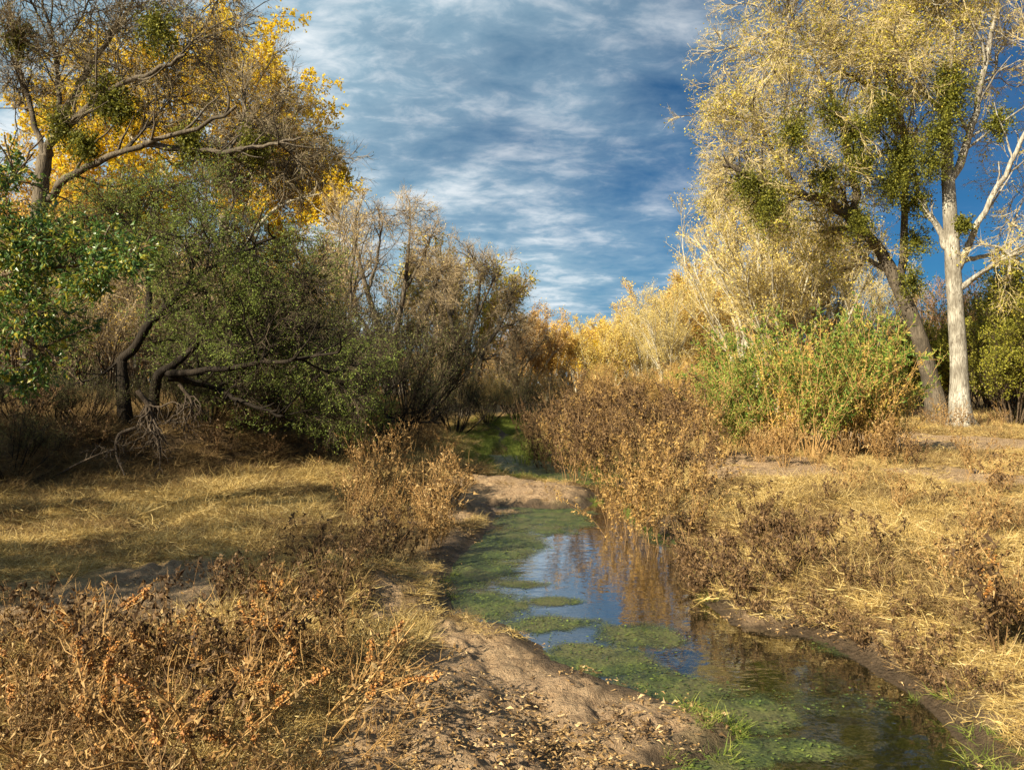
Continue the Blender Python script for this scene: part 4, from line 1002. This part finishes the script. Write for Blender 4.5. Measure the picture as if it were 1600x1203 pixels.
labs = ['dead weed with orange seed heads at the lower left corner', 'sprawling dead weed left of the foreground sand hollow', 'tallest orange tipped dead weed of the lower left tangle', 'dead weed with pale arching stems at the bottom edge',
        'orange headed dead weed nearest the pinkish sand mound', 'dead weed stretching a long stem over the sand toward the stream', 'dead weed against the grey shaded sand at the left edge', 'thin dead weed standing before the shaded sand patch',
        'dead weed with rusty seed spike in the middle of the tangle', 'rear dead weed of the tangle with dark curled leaves', 'dead weed cut by the left edge of the frame', 'low dead weed at the bottom beside the leaf strewn sand', 'dead weed with thick bent stem at the bottom left edge', 'dead weed with crossing pale stems at the heart of the tangle']
for i, ((x_, y_, d_), lab) in enumerate(zip(fg, labs)):
    X_, Y_ = at(x_, d_); placed(WA[i % 3], X_, Y_, lab, 'orange tipped dead weeds of the foreground tangle', scale=.78 + .35 * rg.random(), rz=rg.random() * 6.28)
for i in range(28):
    Y_ = rg.uniform(2.5, 4.7); X_ = rg.uniform(-.70 * Y_, -.14 * Y_ - .1)
    placed(WB[i % 3], X_, Y_, 'low matted brown weed filling the foreground tangle', 'low weeds of the foreground tangle', scale=.7 + .5 * rg.random(), rz=rg.random() * 6.28)
    if i % 5 > 1: recolour(LAST[0], stems='brown_stem', side_stems='dark_stem' if i % 5 > 2 else 'brown_stem')
# weeds between the near sand and the middle of the left bank
WC = [weed('dry_weed', 'w', 'weed', 220 + i, .62, 9, .45, 'brown_stem', 'dark_dead_leaf', None, nleaf=4, lsz=.05, lwd=.018, r=.0028, side=5, sideL=.35, leafhang=1.0) for i in range(3)]
WT = [weed('dry_weed', 'w', 'weed', 230 + i, .85, 11, .38, 'dry_stem', 'dead_leaf', None, nleaf=4, lsz=.05, lwd=.016, r=.0035, side=6, sideL=.3, leafhang=.8) for i in range(3)]
for i, (x_, d_) in enumerate(((395, 5.6), (450, 5.9), (520, 6.3), (560, 6.7), (480, 6.8), (540, 7.3), (350, 5.5), (600, 7.2), (500, 5.4), (540, 4.9), (585, 7.9), (640, 8.2))):
    placed(WC[i % 3], *at(x_, d_), 'dark brown dead weed beside the sand of the left bank', 'dark weeds beside the left bank sand', scale=.7 + .4 * rg.random(), rz=rg.random() * 6.28)
for i in range(17):
    d_ = rg.uniform(8.2, 13); x_ = rg.uniform(500, 745 - 2 * (13 - d_) * 6)
    placed(WT[i % 3], *at(x_, d_), 'thin tan weed stalks on the left bank above pool', 'tan weed stalks on the left bank', scale=.75 + .45 * rg.random(), rz=rg.random() * 6.28)
for i in range(10):
    d_ = rg.uniform(13, 22); x_ = rg.uniform(560, 720)
    placed(WT[i % 3], *at(x_, d_), 'tan weed stalks before the dark left bank shrubs', 'tan weed stalks before the dark shrubs', scale=1.1 + .5 * rg.random(), rz=rg.random() * 6.28)
# russet brush on the right bank
WR = [weed('russet_weed', 'w', 'weed', 240 + i, 1.5, 9, .24, 'brown_stem', 'russet_leaf', None, nleaf=11, lsz=.06, lwd=.016, r=.005, side=7, sideL=.24, leafhang=.5, base_r=.25) for i in range(3)]
for i, (x_, d_, s_) in enumerate(((985, 9.9, .95), (1030, 9.5, 1.05), (1075, 9.3, 1.0), (1010, 10.6, 1.1), (1055, 10.8, 1.1), (1095, 10.2, .95), (965, 11.0, .9), (1040, 11.8, 1.0))):
    placed(WR[i % 3], *at(x_, d_), 'tall russet dead weed at the right edge of pool', 'tall russet weeds at the pool edge', scale=s_ * (.9 + .15 * rg.random()), rz=rg.random() * 6.28)
    if i in (5, 7): recolour(LAST[0], dry_leaves='dark_dead_leaf')
for i in range(26):
    d_ = rg.uniform(14.0, 22); x_ = rg.uniform(850 + (22 - d_) * 3, 1110)
    o = placed(WR[i % 3], *at(x_, d_), 'reddish brown brush plant right of and beyond the sand bar', 'dark brush beyond the sand bar', scale=1.05 + .35 * rg.random(), rz=rg.random() * 6.28)
    if i % 4: recolour(o, dry_leaves='dark_dead_leaf')
for i, (x_, d_) in enumerate(((838, 20), (858, 18.5), (880, 21), (850, 23.5), (905, 19), (875, 17.5), (830, 24.5), (925, 17))):
    placed(WR[i % 3], *at(x_, d_), 'dark brown brush plant beside the bend of the far channel', 'dark brush beside the far channel bend', scale=1.0 + .25 * rg.random(), rz=i * 1.1)
    recolour(LAST[0], dry_leaves='dark_dead_leaf')
for i in range(9):
    d_ = rg.uniform(22, 31); x_ = rg.uniform(850, 1100)
    placed(WR[i % 3], *at(x_, d_), 'brown brush plant farthest back in right bank brush', 'brush at the back of the right bank', scale=1.3 + .3 * rg.random(), rz=rg.random() * 6.28)
# drooping weeds over the right edge of the near pool
WD = [weed('drooping_weed', 'w', 'weed', 250 + i, .44, 12, .9, 'brown_stem', 'dark_dead_leaf', None, nleaf=5, lsz=.06, lwd=.016, r=.003, side=6, sideL=.4, leafhang=1.6, lie=.15) for i in range(3)]
for i, (x_, d_) in enumerate(((1105, 8.6), (1130, 7.9), (1165, 7.3), (1200, 6.9), (1240, 6.8), (1150, 8.6), (1190, 7.9), (1230, 7.5), (1275, 7.2), (1140, 7.2), (1180, 6.7), (1260, 8.2), (1300, 7.8), (1100, 9.4), (1120, 7.5), (1215, 8.4), (1290, 6.9))):
    placed(WD[i % 3], *at(x_ - 14, d_), 'drooping brown weed overhanging the right side of the pool', 'drooping weeds over the pool', scale=.8 + .3 * rg.random(), rz=rg.random() * 6.28)
for i in range(18):
    d_ = rg.uniform(5.2, 13); x_ = rg.uniform(1180 + (8 - min(d_, 8)) * 90, 1640)
    placed((WC + WT)[i % 6], *at(x_, d_), 'thin dead weed on the golden grass, right bank', 'scattered weeds of the right bank', scale=.65 + .4 * rg.random(), rz=rg.random() * 6.28)
for i, (x_, d_, s_) in enumerate(((1262, 6.3, .7), (1310, 6.0, .6), (1350, 5.7, .6), (1400, 5.4, .55), (1440, 5.1, .6), (1480, 4.8, .55), (1330, 6.5, .7), (1420, 5.8, .6), (1500, 5.2, .6), (1540, 4.6, .5), (1380, 6.3, .6), (1090, 8.0, .8), (1075, 8.8, .8), (1120, 7.1, .7), (1170, 6.5, .7))):
    placed(WD[i % 3], *at(x_, d_), 'small dark weed sprawling at the lip of the right bank', 'small weeds along the right lip', scale=s_, rz=i * 1.9)
o = placed(WA[1], *at(1575, 5.4), 'lone dead weed with dark curled leaves at the right edge', scale=1.25, rz=1); 
o = placed(WC[1], *at(1560, 5.0), 'dark stalked dead weed standing at the right edge of the frame', scale=1.3, rz=2)
# seep willow bush: green below, tan seed heads above
SW = [weed('seepwillow_bush', 'w', 'bush', 260 + i, 2.7, 24, .33, 'dry_stem', 'seepwillow_leaf', 'orange_gold_leaf' if 0 else None, nleaf=26, lsz=.09, lwd=.024, r=.009, side=8, sideL=.26, leafhang=-.6, base_r=.35, curl=.1, flat=True) for i in range(2)]
SG = weed('seepwillow_bush', 'w', 'bush', 263, 2.8, 18, .3, 'dry_stem', 'orange_gold_leaf', None, nleaf=16, lsz=.05, lwd=.03, r=.009, side=8, sideL=.2, leafhang=-.3, base_r=.35, flat=True)
sw_l = ['green leaved bush at the left end of the tall right bank clump', 'green bush with tan tips in front of the clump', 'tallest green bush in the middle of the right bank clump', 'green bush right of the clump middle', 'green and tan bush nearest the leaning trunk', 'dark green bush behind the russet weeds', 'rear green bush of the right bank clump', 'small green bush between russet weeds and the clump']
for i, ((x_, d_, s_), lab) in enumerate(zip(((1190, 16, .9), (1270, 15, .92), (1300, 16.5, 1.12), (1345, 15.6, .98), (1368, 17, .85), (1160, 18.5, 1.0), (1240, 18, 1.1), (1130, 16, .65)), sw_l)):
    placed(SW[i % 2], *at(x_, d_), lab, 'green bushes of the right bank clump', scale=s_ * 1.1, rz=i * 1.1)
for i, ((x_, d_, s_), lab) in enumerate(zip(((1325, 15.2, .98), (1230, 15.6, .85), (1362, 15.4, .85), (1398, 16.4, .62)), ['tan seeded bush rising in the middle of the green clump', 'tan seeded bush left in the green clump', 'tan seeded bush right in the green clump', 'sparse tan seeded bush beside the leaning trunk'])):
    placed(SG, *at(x_, d_), lab, 'tan seeded bushes of the right bank clump', scale=s_, rz=i * 1.6)
for i in range(9):
    d_ = rg.uniform(13.4, 15.5); x_ = rg.uniform(1150, 1420)
    placed(WT[i % 3], *at(x_, d_), 'thin dry stalks at the foot of the green bush clump', 'dry stalks under the green clump', scale=.8 + .5 * rg.random(), rz=rg.random() * 6.28)
# reeds, deep green, by the far channel
RD = weed('reed_clump', 'w', 'reeds', 270, 1.0, 40, .22, 'green_grass', 'green_grass', None, nleaf=2, lsz=.2, lwd=.012, r=.007, side=1, sideL=.3, leafhang=-1, base_r=.4, flat=True)
placed(RD, *at(818, 19.5), 'dark green reed clump at the bend of the far channel', scale=1.0)
placed(RD, *at(840, 20.5), 'second green reed clump just right of the channel bend', scale=.8, rz=1)
placed(RD, *at(800, 21.5), 'small reed clump left of the channel bend', scale=.6, rz=2)

# the trees that stand left of the frame and throw their shade across the grass and the bank
SH = shrub('shade_tree', 's', 'tree', 300, 8.0, 6.0, 16, 'grey_bark', 'grey_twig', 'olive_gold_leaf', r0=.12, n3=8, n4=6, n5=1, L3=.14, L4=.5, L5=.4, tw=.022, nleaf=2, lsz=.12, lwd=.08, low=.4, straight=.5, base_r=.4)
placed(SH, -14.6, 5.2, 'leafy tree beyond the left edge shading the cut bank', scale=1.0)
placed(SH, -13.2, 8.6, 'low tree beyond the left edge shading the mesquite foot', scale=.62, rz=4)
placed(SH, -9.6, 1.4, 'tree left of the camera shading the sandy hollow in the grass', scale=.8, rz=2)

for i, (x_, d_, s_) in enumerate([(-120 + 62 * k, 44 + 5 * (k % 3), 1.75) for k in range(11)]):
    o = placed(DK, *at(x_, d_), 'brown undergrowth bush far behind the left bank trees', 'undergrowth far behind the left bank', scale=s_, rz=i * 1.37)
    recolour(o, foliage='russet_leaf', twigs='rust_twig')
for i, (x_, d_, s_) in enumerate([(1180 + 66 * k, 52 + 5 * (k % 3), 1.8) for k in range(8)]):
    o = placed(DK, *at(x_, d_), 'olive brown bush far behind the right bank trees', 'undergrowth far behind the right bank', scale=s_, rz=i * 1.61)
    recolour(o, foliage='olive_shrub_leaf', twigs='rust_twig')


for i, (x_, d_) in enumerate(((1462, 25.6), (1480, 25.2), (1500, 24.8), (1522, 25.4), (1540, 26), (1448, 26.2), (1560, 25.2))):
    placed((WT + WC)[i % 6], *at(x_, d_), 'dry weed tuft at the foot of the cottonwood trunks', 'dry weeds round the cottonwood trunks', scale=.9 + .5 * rg.random(), rz=i)
for i, (x_, d_) in enumerate(((130, 3.9), (260, 4.2), (370, 4.0), (60, 4.4), (300, 3.4), (450, 4.4))):
    placed(WC[i % 3], *at(x_, d_), 'dark leaved dead weed among the orange foreground stems', 'dark weeds of the foreground tangle', scale=.75 + .3 * rg.random(), rz=i)
for i, (x_, d_, s_) in enumerate(((130, 13.6, .30), (250, 14.4, .30), (330, 15.0, .34), (400, 15.4, .36), (460, 16.2, .36), (90, 13.2, .26), (290, 15.8, .36), (30, 13.0, .30), (370, 16.6, .42), (520, 17.2, .34))):
    placed(DK, *at(x_, d_), 'dark scrubby bush on the shaded cut bank under the mesquite', 'scrub on the shaded cut bank', scale=s_, rz=i * 2.3)
for i, (x_, d_) in enumerate(((60, 12.6), (150, 12.9), (210, 13.3), (340, 14.2), (420, 14.8), (500, 15.6), (20, 12.2), (110, 12.5))):
    placed(WC[i % 3], *at(x_, d_), 'dark dead weed on the shaded cut bank', 'dead weeds on the shaded cut bank', scale=1.0 + .6 * rg.random(), rz=i)
def far_woods():
    rng = np.random.default_rng(500); n = 60000
    th = np.radians(rng.uniform(-52, 52, n)); r_ = rng.uniform(92, 112, n)
    x, y = r_ * np.sin(th), r_ * np.cos(th)
    top = 4.5 + 3.0 * fbm(x, y, 14, 501) + 2.2 * fbm(x, y, 4, 503)
    z = H(x, y) + np.maximum(top, .5) * (1 - rng.random(n) ** 1.6) 
    g = G(); leaves(g, np.stack([x, y, z], -1), rng.normal(size=(n, 3)) + UP * .8, rng.uniform(.4, .95, n), rng.uniform(.15, .4, n), rng, flat=True)
    o = g.obj('distant_woods', MATS['russet_leaf'], kind='stuff'); o['label'] = 'far brown woodland closing the valley floor'; o['category'] = 'woodland'
far_woods()

# ------------------------------------------------------------------ tell look-alikes apart by row and order
def order_labels():
    by = {}
    for o in COL.objects:
        if o.parent is None and o.get('group'): by.setdefault((o['group'], o['label']), []).append(o)
    nth = ['leftmost', 'second from left', 'third from left', 'fourth from left', 'fifth from left', 'sixth from left', 'seventh from left', 'eighth from left', 'ninth from left', 'tenth from left']
    for (g, lab), L in by.items():
        if len(L) < 2: continue
        L.sort(key=lambda o: o.location.y)
        nr = 1 if len(L) <= 8 else (2 if len(L) <= 14 else (3 if len(L) <= 27 else 5))
        names = {1: [''], 2: ['front row', 'back row'], 3: ['front row', 'middle row', 'back row'],
                 5: ['front row', 'second row', 'middle row', 'fourth row', 'back row']}[nr]
        per = -(-len(L) // nr)
        for ri in range(nr):
            R = sorted(L[ri * per:(ri + 1) * per], key=lambda o: o.location.x / max(o.location.y, .1))
            for k, o in enumerate(R):
                n = nth[k] if k < len(R) - 1 and k < len(nth) else ('rightmost' if k == len(R) - 1 else str(k + 1) + 'th from left')
                w = lab.split()
                o['label'] = ' '.join(w[:11]) + (', ' + names[ri] if names[ri] else '') + ', ' + n
order_labels()
